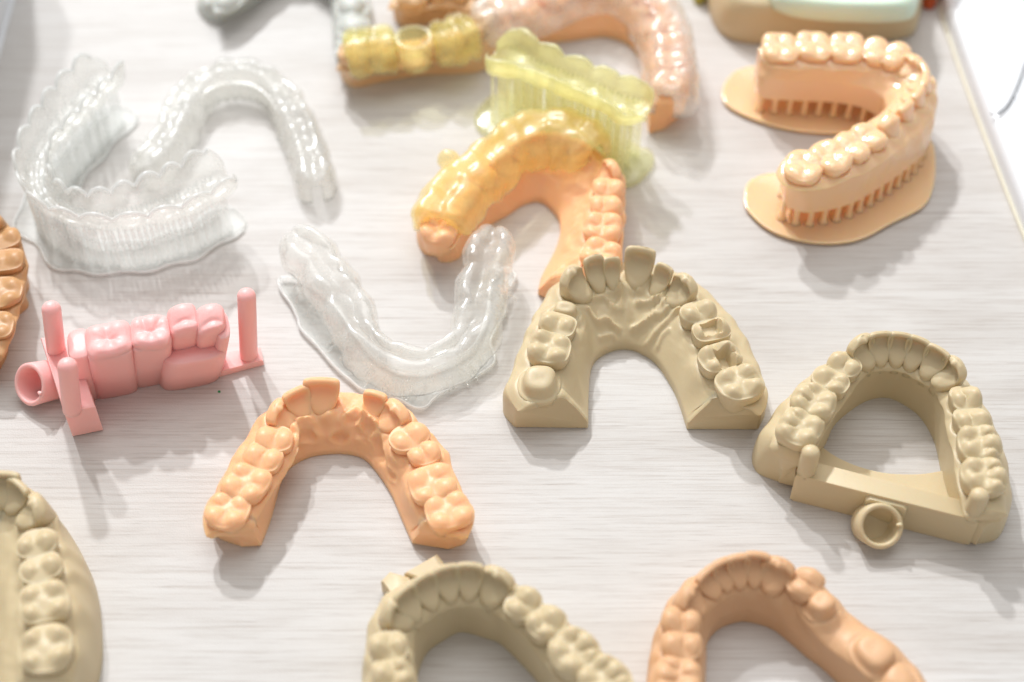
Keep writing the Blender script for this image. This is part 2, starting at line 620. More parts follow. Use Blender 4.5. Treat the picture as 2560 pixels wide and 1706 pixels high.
def t_stub(a, b, h, seed, taper=.62):
    n = 40
    th = np.linspace(0, 2 * np.pi, n, endpoint=False)
    p = 2.6
    ux = np.sign(np.cos(th)) * np.abs(np.cos(th)) ** (2 / p)
    uy = np.sign(np.sin(th)) * np.abs(np.sin(th)) ** (2 / p)
    r = np.random.RandomState(seed)
    lob = 1 + 0.03 * np.cos(3 * th + r.uniform(0, 6)) + .02 * np.cos(2 * th + r.uniform(0, 6))
    rings = []
    for z, s in ((-1.5, .95), (0, 1.0), (.5, 1.0), (.75, .95), (.85, .87), (1.0, .82), (.45 * h, .76), (.72 * h, .72), (.86 * h, .66),
                 (.95 * h, .57), (.99 * h, .45), (h * 1.0, .3), (h * .99, .12)):
        rings.append(np.c_[ux * a / 2 * s * lob, uy * b / 2 * s * lob, np.full(n, z) + .05 * h * ux * (z > .5 * h)])
    return grid_tooth(rings)


def t_lump(a, b, h, seed):
    """low rounded bump of a worn or half-erupted tooth"""
    n = 28
    th = np.linspace(0, 2 * np.pi, n, endpoint=False)
    r = np.random.RandomState(seed)
    lob = 1 + 0.06 * np.cos(3 * th + r.uniform(0, 6)) + .05 * np.cos(2 * th + r.uniform(0, 6))
    rings = []
    for k in range(11):
        q = k / 10 * 1.5
        rings.append(np.c_[np.cos(th) * a / 2 * math.cos(q) * lob, np.sin(th) * b / 2 * math.cos(q) * lob,
                           np.full(n, -1.0 + (h + 1) * math.sin(q)) - .25 * math.exp(-(math.cos(q) / .25) ** 2)])
    return grid_tooth(rings)


KINDS = {'M': 'molar', 'L': 'molar5', 'P': 'premolar', 'Q': 'premolar3'}


def make_tooth(spec, gum, seed, soft):
    """spec: px, py, ztop, kind letter, size along arch, size across, options -> local verts, faces, plan centre"""
    px, py, zt, kind, a, b = spec[:6]
    opt = spec[6] if len(spec) > 6 else {}
    h = zt - gum
    if kind in 'MLPQ':
        v, f = t_post(a, b, h, KINDS[kind], seed, soft, opt.get('cuts', ()))
        off = 0.0
    elif kind in 'IC':
        lean = opt.get('lean', 0.25)
        v, f = t_blade(a, b, h, 'canine' if kind == 'C' else 'incisor', seed, lean, soft)
        off = lean * h
    elif kind == 'S':
        v, f = t_stub(a, b, h, seed)
        off = 0.0
    else:
        v, f = t_lump(a, b, h, seed)
        off = 0.0
    return v, f, off, opt


# ------------------------------------------------------------------ arch models
def arch_model(name, label, cat, mat, teeth, ends, outer, inner, gum, zi, inside, group=None, soft=0.0, caps=('flat', 'flat'),
               capsize=(0.4, 0.4), bw=3.6, palate=None, rugae=None, tooth_mat=None, outer_z=0.0, wall=0.5, noise=0.12, seed=1, lip=1.3,
               tooth_name='tooth', zbase=0.0, flare=0.0, build_teeth=True, gumdip=0.0, part='base', bo=None, taper=0.0, palbump=None):
    """teeth: list of specs from one end of the arch to the other; ends: two pixel points where the ridge stops;
    outer / inner: plan outlines of the foot in pixels; inside: pixel point inside the arch"""
    S = 170
    ins = P(*inside, 0)[:2]
    # plan centres of the teeth at the gum
    occ = np.array([P(t[0], t[1], t[2])[:2] for t in teeth])
    e0, e1 = [P(e[0], e[1], e[2] if len(e) > 2 else gum)[:2] for e in ends]
    line = np.vstack([e0, occ, e1])
    # outward normals at the teeth
    tg = np.gradient(line, axis=0)
    tg /= np.linalg.norm(tg, axis=1)[:, None]
    nn = np.stack([tg[:, 1], -tg[:, 0]], 1)
    mid = line[len(line) // 2]
    if np.dot(nn[len(line) // 2], mid - ins) < 0: nn = -nn
    data = []
    cen = line.copy()
    for i, t in enumerate(teeth):
        v, f, off, opt = make_tooth(t, gum, seed * 100 + i, soft)
        c = occ[i] - nn[i + 1] * off
        cen[i + 1] = c
        data.append((v, f, c, tg[i + 1], nn[i + 1], t, opt))
    T = curve(cen, S)
    tt, tn = normals2(T)
    if np.dot(tn[S // 2], T[S // 2] - ins) < 0: tn = -tn
    O = curve(PL(outer, zbase)[:, :2], S)
    I = curve(PL(inner, zbase)[:, :2], S)
    thing = Thing(name, label, cat, list(T.mean(0)) + [0.0], group)
    g = gum
    z3 = lambda xy, z: np.c_[xy, np.full(S, z) if np.isscalar(z) else z]
    bwv = (bw * (.70 + .30 * smooth(np.abs(np.linspace(-.5, .5, S)), .12, .28)))[:, None]
    tf = np.ones((S, 1))
    if taper:
        ss = np.linspace(0, 1, S)[:, None]
        tf = np.sqrt(np.clip(np.minimum(ss, 1 - ss) / taper, 0, 1))
        bwv = bwv * tf
    To = T + tn * ((bo * bwv / bw) if bo else (bwv + 0.9 * tf))
    # keep the shoulder inside the foot outline
    Om = O * 0.5 + To * 0.5
    Ti = T - tn * (bwv + 0.9 * tf)
    if palate is None:
        mids = [(Ti * .55 + I * .45, g - (g - zi) * .45)]
    else:
        mids = [(Ti * (1 - q) + I * q, zq) for q, zq in palate]
    segs = [
        [z3(O, zbase), z3(O * 0.93 + To * .07, zbase + (g - zbase) * wall * .6), z3(O * .62 + To * .38, zbase + (g - zbase) * (wall + .12)), z3(To, g - lip), z3(T + tn * bwv * .55, g), z3(T - tn * bwv * .55, g), z3(Ti, g - lip * .8)]
        + [z3(xy, z) for xy, z in mids] + [z3(I, zi)],
        [z3(I, zi), z3(I, zbase)],
    ]
    nsub = [6, 6, 6, 6, 5, 6] + [9] * len(mids) + [9]
    cross = []
    A = segs[0]
    for i in range(len(A) - 1):
        p1, p2 = A[i], A[i + 1]
        p0 = A[i - 1] if i > 0 else 2 * p1 - p2
        p3 = A[i + 2] if i + 2 < len(A) else 2 * p2 - p1
        for k in range(nsub[i]):
            t = k / nsub[i]
            q = 0.5 * ((2 * p1) + (-p0 + p2) * t + (2 * p0 - 5 * p1 + 4 * p2 - p3) * t * t + (-p0 + 3 * p1 - 3 * p2 + p3) * t ** 3)
            q[:, 2] = np.maximum(q[:, 2], zbase)
            cross.append(q)
    I2 = I
    for k, (zz, ins_) in enumerate(((zi, 0), (zi - .25, .0), (zi * .5 + zbase * .5, 0), (zbase, 0))):
        q = z3(I2, zz)
        if k == 0:
            q[:, :2] = I * .985 + (Ti * .015)
        cross.append(q)
    R = np.array(cross).transpose(1, 0, 2).copy()
    C = R.shape[1]
    V = R.reshape(-1, 3)
    top = smooth(V[:, 2], zbase + (g - zbase) * .45, zbase + (g - zbase) * .8)
    # soft unevenness, root swellings, gum collars
    nz = Noise(seed, 7.0)
    nz2 = Noise(seed + 50, 2.6)
    V[:, 2] += top * (noise * nz(V) + noise * .4 * nz2(V))
    coll = np.zeros(len(V))
    for v, f, c, tx, ny, t, opt in data:
        d = V[:, :2] - c
        u, w = d @ tx, d @ ny
        a, b = t[4] / 2, t[5] / 2
        rr = np.sqrt((u / a) ** 2 + (w / b) ** 2)
        coll = np.maximum(coll, 0.85 * np.exp(-((rr - 1.05) / .28) ** 2))
        if gumdip:
            V[:, 2] += gumdip * np.exp(-(rr / .8) ** 2)
        # root swelling on the outside wall
        wall_ = (w > 0) * np.exp(-(u / (a * .55)) ** 2) * smooth(V[:, 2], zbase + (g - zbase) * .15, zbase + (g - zbase) * .7)
        V[:, :2] += np.outer(wall_ * 0.45 * np.exp(-((w - b * 1.6) / (b * 1.5)) ** 2), ny)
    V[:, 2] += coll * top
    if rugae:
        for pts, hh, ww in rugae:
            pl = resample(cr(PL(pts)[:, :2], 6), 24)
            d = np.sqrt(((V[:, None, :2] - pl[None]) ** 2).sum(2)).min(1)
            V[:, 2] += hh * np.exp(-(d / ww) ** 2) * smooth(V[:, 2], zbase + 1.5, zbase + 3.5)
    R = V.reshape(S, C, 3)
    if palbump:
        amp, wl = palbump
        nr = np.cross(np.gradient(R, axis=0), np.gradient(R, axis=1))
        nr /= np.linalg.norm(nr, axis=2)[..., None] + 1e-9
        nr *= np.sign(nr[..., 2:3] + 1e-6)
        ca = sum(nsub[:5]) + 3
        cb = C - 8
        wc = np.zeros(C)
        wc[ca:cb] = np.sin(np.linspace(0, np.pi, cb - ca)) ** .5
        ws = 1 - smooth(np.abs(np.linspace(-.5, .5, S)), .22, .36)
        q = R.reshape(-1, 3) * [1, 1, 1.3]
        n_ = Noise(seed + 7, wl, 14)(q)
        rid = .5 - np.abs(n_) + .35 * n_
        R = R + nr * (amp * rid.reshape(S, C) * wc[None] * ws[:, None])[..., None]
    vv, ff = close_sweep(R, caps[0], caps[1], capsize[0], capsize[1])
    base = add_mesh(part, vv, ff, mat, thing, sharp=48)
    if build_teeth:
        for v, f, c, tx, ny, t, opt in data:
            sgn = 1.0 if (tx[0] * ny[1] - tx[1] * ny[0]) > 0 else -1.0
            x = v[:, :1] * tx * sgn + v[:, 1:2] * ny
            W = np.c_[c + x, gum + opt.get('dz', 0) + v[:, 2]]
            o = add_mesh(opt.get('name', tooth_name), W, f, tooth_mat or mat, thing, sharp=65 if opt.get('cuts') else None)
            if 'label' in opt: o['label'] = opt['label']
    return thing


# ------------------------------------------------------------------ setting
v, f = box_mesh([(-420, -330), (420, -330), (420, 470), (-420, 470)], -18, 0, 1.0)
tag(add_mesh('tabletop', v, f, M_WOOD, sharp=30), kind='structure')

ed = PL([(2300, -420), (2322, -200), (2352, 0), (2392, 130), (2442, 270), (2502, 425), (2562, 575), (2640, 760), (2740, 1000)], 0)
edge = cr(ed, 8)[:, :2]
outl = np.vstack([edge, [[edge[-1][0] + 120, edge[-1][1] - 5]], [[edge[0][0] + 220, edge[0][1]]]])
panel = Thing('white_panel', 'glossy white plastic panel along the right edge of the wooden surface', 'panel', list(edge.mean(0)))
tP, nP = normals2(np.c_[edge, edge[:, :1]])
if nP[5, 0] > 0: nP = -nP
vR = []
prof = [(0, 0.0), (0.7, 0.5), (0.9, 1.2), (0.9, 4.5), (0.6, 5.6), (-0.4, 6.6), (-2.0, 7.1), (-10, 7.6), (-150, 8.2), (-150, 0)]
for i in range(len(edge)):
    vR.append([[edge[i, 0] + nP[i, 0] * a, edge[i, 1] + nP[i, 1] * a, z] for a, z in prof])
v, f = rings_mesh(np.array(vR))
add_mesh('panel_body', v, f, M_WHITE, panel, sharp=40)
v, f = rings_mesh(np.array([[[edge[i, 0] + nP[i, 0] * a, edge[i, 1] + nP[i, 1] * a, z] for a, z in ((0.4, 0.05), (1.5, 0.05), (1.5, 0.9), (0.4, 0.9))]
                            for i in range(len(edge))]))
add_mesh('edge_strip', v, f, M_EDGE, panel, sharp=40)


def tube_mesh(pts, rad, n=8):
    pts = np.asarray(pts, float)
    t = np.gradient(pts, axis=0)
    t /= np.linalg.norm(t, axis=1)[:, None] + 1e-9
    R = []
    rad = np.broadcast_to(rad, (len(pts),))
    for i in range(len(pts)):
        u = np.cross(t[i], (0.13, 0.21, 0.97)); u /= np.linalg.norm(u) + 1e-9
        w = np.cross(t[i], u)
        a = np.linspace(0, 2 * np.pi, n, endpoint=False)
        R.append(pts[i] + np.outer(np.cos(a), u) * rad[i] + np.outer(np.sin(a), w) * rad[i])
    return rings_mesh(np.array(R))


def on_panel(p):
    # height of the panel top is nearly constant away from its edge
    return PL(p, 7.85)


v, f = tube_mesh(cr(on_panel([(2477, 284), (2496, 283), (2520, 262), (2540, 225), (2560, 172), (2590, 80)]), 8), 0.28)
add_mesh('seam', v, f, M_SEAM, panel)
v, f = tube_mesh(cr(on_panel([(2534, 226), (2552, 275), (2580, 350)]), 8), 0.2)
add_mesh('seam', v, f, M_WHITE, panel)

wl = PL([(80, -160), (39, 0), (0, 142), (-70, 400)], 0)[:, :2]
wt, wn = normals2(wl)
if wn[0, 0] > 0: wn = -wn
wR = [[[wl[i, 0] + wn[i, 0] * a, wl[i, 1] + wn[i, 1] * a, z] for a, z in ((0, 0), (0, 0.9), (0.9, 1.0), (0.9, 60), (4.5, 61), (4.5, 0))] for i in range(4)]
v, f = rings_mesh(np.array(wR))
wallt = Thing('white_side_wall', 'tall white plastic wall at the top left corner of the wooden surface', 'wall', list(wl.mean(0)))
add_mesh('wall_sheet', v, f, M_WHITE, wallt, sharp=30)

v, f = t_lump(1.0, 0.8, 0.5, 3)
c = P(548, 980)
crumb = Thing('green_crumb', 'tiny green crumb on the wood below the pink tooth model', 'crumb', c)
add_mesh('crumb_body', v + c, f, M_GREEN, crumb)

# ------------------------------------------------------------------ beige upper jaw, centre
gum = 9.5
RUG = [([(1480, 742), (1500, 726), (1530, 735), (1545, 752)], .8, .9), ([(1470, 790), (1490, 806), (1515, 800), (1540, 812)], .9, .8),
       ([(1478, 768), (1508, 762), (1530, 778)], .7, .8), ([(1600, 735), (1640, 722), (1668, 740)], .8, .9),
       ([(1590, 770), (1625, 772), (1660, 752)], .9, .9), ([(1580, 812), (1620, 800), (1655, 775)], .9, .8),
       ([(1640, 800), (1668, 785), (1690, 770)], .8, .8), ([(1615, 840), (1640, 822), (1690, 795)], .7, .8),
       ([(1560, 700), (1565, 760), (1560, 830)], .4, 1.5), ([(1530, 720), (1545, 745), (1548, 780)], .6, .8),
       ([(1590, 745), (1610, 730), (1625, 715)], .7, .8), ([(1500, 830), (1530, 822), (1548, 838)], .5, .7),
       ([(1470, 725), (1490, 712), (1515, 712)], .7, .9), ([(1640, 850), (1650, 835), (1665, 830)], .5, .7)]
RUG = [([(x, y + 45) for x, y in p], h, w) for p, h, w in RUG]
arch_model('upper_jaw_model', 'beige upper jaw model with wrinkled palate and missing front tooth, opening towards the camera', 'dental model', M_BEIGE,
           [(1349, 940, 13.6, 'S', 10.5, 10.2, {'name': 'tooth_stub'}), (1373, 853, 15.5, 'M', 10.0, 10.3), (1395, 795, 15.3, 'P', 7.0, 9.4),
            (1413, 765, 13.0, 'S', 5.5, 7.4, {'name': 'tooth_stub'}), (1427, 672, 18.0, 'C', 8.0, 8.4, {'lean': .2}), (1483, 640, 18.0, 'I', 5.5, 6.2, {'lean': .3}),
            (1529, 644, 17.0, 'I', 4.5, 5.2, {'lean': .3, 'label': 'narrow stub of a ground down front tooth'}), (1603, 619, 18.8, 'I', 7.7, 7.0, {'lean': .3}), (1664, 663, 17.2, 'I', 4.9, 5.6, {'lean': .3}),
            (1717, 692, 17.2, 'C', 7.6, 8.2, {'lean': .15}), (1749, 763, 15.8, 'P', 6.8, 9.0), (1781, 808, 15.8, 'P', 7.2, 9.2, {'cuts': ((-.45, .45, -.45, .35, .45),)}),
            (1802, 878, 15.6, 'M', 8.6, 10.2, {'cuts': ((-.2, 1.2, -.1, .42, .25),)}), (1853, 941, 15.6, 'M', 10.2, 10.8)],
           ((1362, 1003), (1838, 1008)),
           [(1284, 1067), (1257, 1026), (1280, 960), (1303, 895), (1325, 845), (1350, 795), (1385, 745), (1440, 708), (1510, 690), (1590, 687),
            (1660, 697), (1725, 727), (1782, 775), (1834, 835), (1876, 900), (1906, 978), (1913, 1030), (1896, 1073)],
           [(1470, 1069), (1471, 1000), (1477, 930), (1495, 899), (1530, 880), (1564, 875), (1599, 884), (1640, 912), (1678, 969), (1700, 1020), (1716, 1072)],
           gum, 2.6, (1590, 1000), palate=[(.33, 7.6), (.68, 5.2)], rugae=[(p, h * 1.6, w * .9) for p, h, w in RUG], bw=4.3, bo=6.3, wall=.66, seed=3, lip=.9, noise=.1, capsize=(.5, .5))

# ------------------------------------------------------------------ beige lower jaw with bar, right
gum = 12.5
LJ = arch_model('lower_jaw_model', 'beige lower jaw model with a cross bar, two pegs and a round socket', 'dental model', M_BEIGE,
                [(2004, 1052, 18.3, 'L', 10.5, 10.3), (2039, 988, 18.3, 'L', 10.3, 10.0), (2081, 935, 18.0, 'Q', 7.4, 8.6), (2115, 897, 18.0, 'P', 7.2, 7.6),
                 (2158, 842, 20.0, 'C', 7.6, 7.6, {'lean': .12}), (2205, 832, 20.0, 'I', 6.0, 6.6, {'lean': .15}), (2255, 834, 20.0, 'I', 5.8, 6.6, {'lean': .15}),
                 (2301, 846, 20.0, 'I', 5.8, 6.6, {'lean': .15}), (2349, 871, 20.0, 'I', 6.2, 6.6, {'lean': .15}), (2393, 901, 20.0, 'C', 7.4, 7.8, {'lean': .12}),
                 (2421, 980, 18.3, 'P', 7.0, 7.4), (2437, 1035, 18.3, 'P', 7.2, 8.2), (2455, 1092, 18.3, 'L', 10.2, 9.8), (2466, 1173, 18.3, 'L', 9.8, 10.2)],
                ((1975, 1130), (2470, 1280)),
                [(1945, 1205), (1892, 1181), (1880, 1137), (1905, 1095), (1942, 1050), (1985, 1008), (2035, 968), (2095, 937), (2165, 919), (2235, 917), (2305, 935),
                 (2370, 972), (2425, 1025), (2463, 1085), (2490, 1150), (2510, 1230), (2516, 1295), (2493, 1347), (2440, 1362)],
                [(1985, 1215), (2054, 1129), (2085, 1066), (2131, 1024), (2173, 1001), (2215, 995), (2253, 1009), (2299, 1043), (2333, 1100), (2349, 1165), (2360, 1230), (2395, 1340)],
                gum, 7.0, (2220, 1120), bw=3.9, seed=5, lip=1.6, wall=.6, capsize=(1.2, 1.2))
bar = [P(1968, 1252)[:2], P(2418, 1370)[:2], P(2446, 1300)[:2] + [0, -2.0], P(2040, 1186)[:2]]
a0, a1 = P(1989, 1188, 10)[:2], P(2448, 1304, 10)[:2]
b0, b1 = P(2012, 1148, 10)[:2], P(2450, 1262, 10)[:2]
v, f = box_mesh([a0, a1, b1, b0], 0, 10, .7)
barO = add_mesh('cross_bar', v, f, M_BEIGE, LJ, sharp=40)
m = [a0 * .985 + b0 * .015, a1]
web = cr(np.array([P(2045, 1110, 1.6)[:2], P(2090, 1142, 1.6)[:2], P(2150, 1168, 1.6)[:2], P(2220, 1184, 1.6)[:2], P(2300, 1186, 1.6)[:2], P(2365, 1176, 1.6)[:2]]), 6)
back = np.linspace(b0, b1, len(web))
R = np.array([np.c_[np.vstack([web[i], web[i], back[i], back[i]]), [0.02, 1.6, 2.4, 0.02]] for i in range(len(web))])
v, f = rings_mesh(R)
add_mesh('web', v, f, M_BEIGE, LJ, sharp=40)
for bx, by in ((2016, 1176), (2431, 1283)):
    c = P(bx, by, 10)
    v, f = lathe(peg_profile(2.05, 8.2), 24, at=c)
    add_mesh('peg', v, f, M_BEIGE, LJ)


def socket_ring(thing, mat, centre, axis, ro, ri, depth, name='socket'):
    """short tube closed at the back, its mouth at centre, opening along axis"""
    ax = np.array(axis, float); ax /= np.linalg.norm(ax)
    prof = [(ro * .8, -depth), (ro * .97, -depth + .5), (ro, -depth + 1.2), (ro, -.4), (ro - .35, 0), (ri + .3, 0), (ri, -.35), (ri * .97, -depth * .62), (ri * .8, -depth * .75), (ri * .1, -depth * .78)]
    v, f = lathe(prof, 36, axis=ax, at=centre)
    v = np.array(v)
    v[:, 2] = np.maximum(v[:, 2], 0.02)
    o = add_mesh(name, v, f, mat, thing, sharp=50)
    # small latch nib inside the mouth
    u = np.cross(ax, (0, 0, 1)); u /= np.linalg.norm(u)
    vb, fb = t_lump(1.3, 1.0, .8, 4)
    add_mesh('nib', np.array(centre) + u * -ri * .98 + vb[:, :1] * ax * .9 + np.outer(vb[:, 2], u) * .7 + np.outer(vb[:, 1], np.cross(ax, u)), fb, mat, thing, parent=None)
    return o


c = P(2203, 1316, 6.6)
socket_ring(LJ, M_BEIGE, c, (0.05, -.62, .78), 5.1, 3.9, 7.2)
bd = (a1 - a0) / np.linalg.norm(a1 - a0)
bnm = np.array([-bd[1], bd[0]])
fc = a0 + bd * np.dot(c[:2] - a0, bd)
nk = [fc + bd * 5.1 + bnm * 1.5, fc - bd * 5.1 + bnm * 1.5, c[:2] - bd * 4.4 + bnm * 4.3, c[:2] + bd * 4.4 + bnm * 4.3]
v, f = box_mesh(nk, 0.02, 9.2, .6)
add_mesh('socket_neck', v, f, M_BEIGE, LJ, sharp=40)

# ------------------------------------------------------------------ orange upper jaw, centre left
gum = 8.2
RUG = [([(745, 1040), (765, 1028), (785, 1045)], .9, 1.0), ([(760, 1075), (785, 1070), (800, 1085)], 1.0, 1.1), ([(740, 1085), (765, 1100), (790, 1098)], .8, 1.1),
       ([(870, 1060), (895, 1045), (915, 1060)], 1.0, 1.1), ([(905, 1075), (925, 1060), (940, 1080)], 1.0, 1.0), ([(870, 1095), (890, 1080), (905, 1100)], .8, 1.0),
       ([(920, 1105), (940, 1095)], .9, 1.0), ([(830, 1020), (832, 1060), (830, 1100)], .7, 1.5), ([(750, 1115), (780, 1112)], .6, 1.0), ([(950, 1150), (965, 1165)], .6, 1.2)]
RUG = [([(x, y + 38) for x, y in p], h, w) for p, h, w in RUG]
arch_model('upper_jaw_model', 'glossy orange upper jaw model with a front gap, below the pink tooth model', 'dental model', M_ORANGE,
           [(566, 1266, 12.0, 'M', 9.6, 9.6), (612, 1196, 12.6, 'M', 10.2, 10.4), (654, 1131, 12.6, 'P', 7.4, 9.2), (683, 1085, 12.8, 'P', 7.2, 9.0),
            (690, 1014, 14.0, 'C', 7.6, 7.8, {'lean': .15}), (737, 975, 14.5, 'I', 6.8, 6.6, {'lean': .25}), (802, 948, 15.5, 'I', 8.6, 7.2, {'lean': .25}),
            (938, 982, 13.8, 'I', 5.8, 6.6, {'lean': .2}), (990, 1014, 13.8, 'C', 7.8, 8.2, {'lean': .12}), (1022, 1080, 12.8, 'P', 7.4, 9.2),
            (1060, 1122, 12.3, 'P', 6.6, 7.2), (1080, 1197, 12.6, 'M', 10.6, 10.6), (1120, 1266, 12.2, 'M', 10.0, 10.2)],
           ((575, 1322), (1112, 1322)),
           [(600, 1366), (555, 1350), (530, 1330), (534, 1285), (552, 1235), (580, 1180), (610, 1130), (640, 1085), (690, 1045), (750, 1020), (830, 1010),
            (910, 1020), (980, 1048), (1040, 1095), (1090, 1155), (1135, 1225), (1172, 1305), (1166, 1355), (1130, 1372)],
           [(655, 1362), (679, 1296), (704, 1207), (730, 1169), (771, 1146), (819, 1137), (867, 1137), (911, 1150), (946, 1188), (978, 1239), (1000, 1290), (1028, 1355)],
           gum, 1.6, (840, 1260), palate=[(.4, 5.4), (.72, 3.2)], rugae=[(p, h * 1.5, w) for p, h, w in RUG], bw=4.5, palbump=(.75, 7.5), soft=.55, seed=8, noise=.2, lip=.8, capsize=(1.0, 1.0), wall=.62)

# ------------------------------------------------------------------ beige lower jaw, bottom centre
gum = 13.0
BJ = arch_model('lower_jaw_model', 'beige lower jaw model cut off by the bottom edge, two tabs at its front', 'dental model', M_BEIGE,
                [(985, 1850, 19, 'L', 10.5, 10.0), (978, 1755, 19, 'L', 10.4, 10.0), (978, 1672, 19, 'Q', 7.4, 8.4), (970, 1602, 19, 'P', 7.2, 7.8), (977, 1508, 20, 'C', 7.2, 7.6, {'lean': .1}),
                 (1010, 1474, 20.5, 'I', 6.0, 6.6, {'lean': .15}), (1058, 1441, 20.5, 'I', 5.8, 6.6, {'lean': .15}), (1114, 1418, 20.5, 'I', 5.8, 6.6, {'lean': .15}),
                 (1174, 1412, 20.5, 'I', 6.0, 6.6, {'lean': .15}), (1245, 1428, 20.3, 'C', 7.6, 7.8, {'lean': .12}), (1308, 1493, 19, 'P', 7.2, 7.8),
                 (1366, 1541, 19, 'Q', 7.4, 8.4), (1436, 1616, 19, 'L', 10.6, 10.2), (1512, 1684, 19, 'L', 10.4, 10.2), (1580, 1760, 18.6, 'L', 10.2, 10.2)],
                ((990, 1930), (1640, 1830)),
                [(960, 1960), (905, 1860), (905, 1760), (915, 1680), (925, 1605), (950, 1545), (990, 1500), (1050, 1475), (1110, 1462), (1180, 1462), (1250, 1478), (1320, 1525),
                 (1400, 1590), (1480, 1655), (1560, 1730), (1640, 1820), (1690, 1900), (1660, 1950)],
                [(1025, 1960), (1020, 1850), (1030, 1760), (1042, 1700), (1066, 1636), (1113, 1600), (1155, 1582), (1217, 1598), (1253, 1613), (1308, 1667), (1345, 1708), (1420, 1790), (1510, 1880), (1580, 1950)],
                gum, 7.0, (1200, 1800), bw=3.9, seed=11, lip=1.6, wall=.6)
t1 = [P(952, 1452, 5)[:2], P(985, 1505, 5)[:2] + [2, -2], P(1035, 1470, 5)[:2], P(1022, 1442, 5)[:2], P(975, 1428, 5)[:2]]
v, f = box_mesh(t1, 0, 5, .4)
add_mesh('tab', v, f, M_BEIGE, BJ, sharp=40)
t1 = [P(1010, 1432, 5)[:2], P(1060, 1452, 5)[:2], P(1125, 1425, 5)[:2], P(1092, 1384, 5)[:2]]
v, f = box_mesh(t1, 0, 5, .4)
add_mesh('tab', v, f, M_BEIGE, BJ, sharp=40)

# ------------------------------------------------------------------ beige jaw, bottom left
gum = 14.0
half = [(4, 1183, 21, 'I', 7.6, 7.0, {'lean': .2}), (42, 1208, 20.5, 'I', 6.6, 6.8, {'lean': .2}), (84, 1252, 20.5, 'C', 7.4, 8.2, {'lean': .15}), (86, 1346, 19, 'P', 7.0, 8.6),
        (97, 1407, 19, 'P', 7.0, 8.8), (104, 1492, 19, 'M', 10.0, 10.6), (108, 1608, 19, 'M', 10.6, 11.0)]
mir = [(-150 - t[0] - (0 if i else 0), t[1] + 14, *t[2:]) for i, t in enumerate(half)]
arch_model('jaw_model', 'beige jaw model with a wide smooth skirt, cut off by the bottom left corner', 'dental model', M_BEIGE,
           mir[::-1] + half, ((-290, 1720), (112, 1700)),
           [(-420, 1790), (-440, 1640), (-410, 1500), (-350, 1390), (-270, 1320), (-160, 1275), (-40, 1262), (60, 1290), (122, 1318), (184, 1358), (227, 1432), (248, 1502), (256, 1580), (256, 1650), (240, 1730), (200, 1790)],
           [(-220, 1790), (-215, 1700), (-200, 1600), (-170, 1510), (-110, 1450), (-60, 1436), (-20, 1455), (2, 1500), (12, 1580), (16, 1700), (20, 1790)],
           gum, 9.0, (-90, 1600), bw=4.2, seed=13, lip=1.4, wall=.5, noise=.12)

# ------------------------------------------------------------------ peach lower jaw, bottom right
gum = 11.0
arch_model('lower_jaw_model', 'matt peach lower jaw model with missing back teeth, at the bottom edge', 'dental model', M_PEACH,
           [(1705, 1850, 15.5, 'L', 10.0, 9.8), (1700, 1760, 15.8, 'L', 10.2, 9.8), (1697, 1682, 16, 'L', 9.6, 9.6), (1706, 1600, 16, 'P', 7.2, 8.4), (1704, 1540, 16.2, 'P', 7.0, 8.0), (1722, 1476, 17, 'C', 7.2, 7.4, {'lean': .1}),
            (1768, 1428, 17, 'I', 6.0, 6.6, {'lean': .15}), (1806, 1403, 17.2, 'I', 5.4, 6.6, {'lean': .15}), (1847, 1391, 17.5, 'I', 5.4, 6.8, {'lean': .15}), (1895, 1385, 17.8, 'I', 5.6, 6.8, {'lean': .15}),
            (1950, 1402, 17.5, 'C', 7.2, 7.6, {'lean': .15}), (2018, 1446, 16, 'P', 7.0, 7.8), (2058, 1500, 15, 'S', 7.0, 7.4, {'name': 'tooth_stub'}),
            (2190, 1622, 14.2, 'S', 10.4, 9.6, {'name': 'tooth_stub'}), (2250, 1690, 13.4, 'B', 8.5, 8.5)],
           ((1710, 1930), (2300, 1760)),
           [(1690, 1960), (1615, 1860), (1612, 1760), (1618, 1680), (1633, 1605), (1665, 1540), (1710, 1485), (1765, 1455), (1840, 1440), (1910, 1440), (1980, 1455), (2040, 1490), (2085, 1540),
            (2135, 1595), (2200, 1640), (2268, 1690), (2320, 1760), (2350, 1830), (2320, 1870)],
           [(1760, 1960), (1756, 1860), (1757, 1760), (1760, 1690), (1764, 1620), (1794, 1576), (1846, 1556), (1886, 1559), (1932, 1575), (1978, 1611), (2014, 1642), (2054, 1672), (2100, 1715), (2180, 1790), (2250, 1860)],
           gum, 5.0, (1880, 1760), bw=3.6, seed=17, lip=1.4, wall=.6, soft=.4)

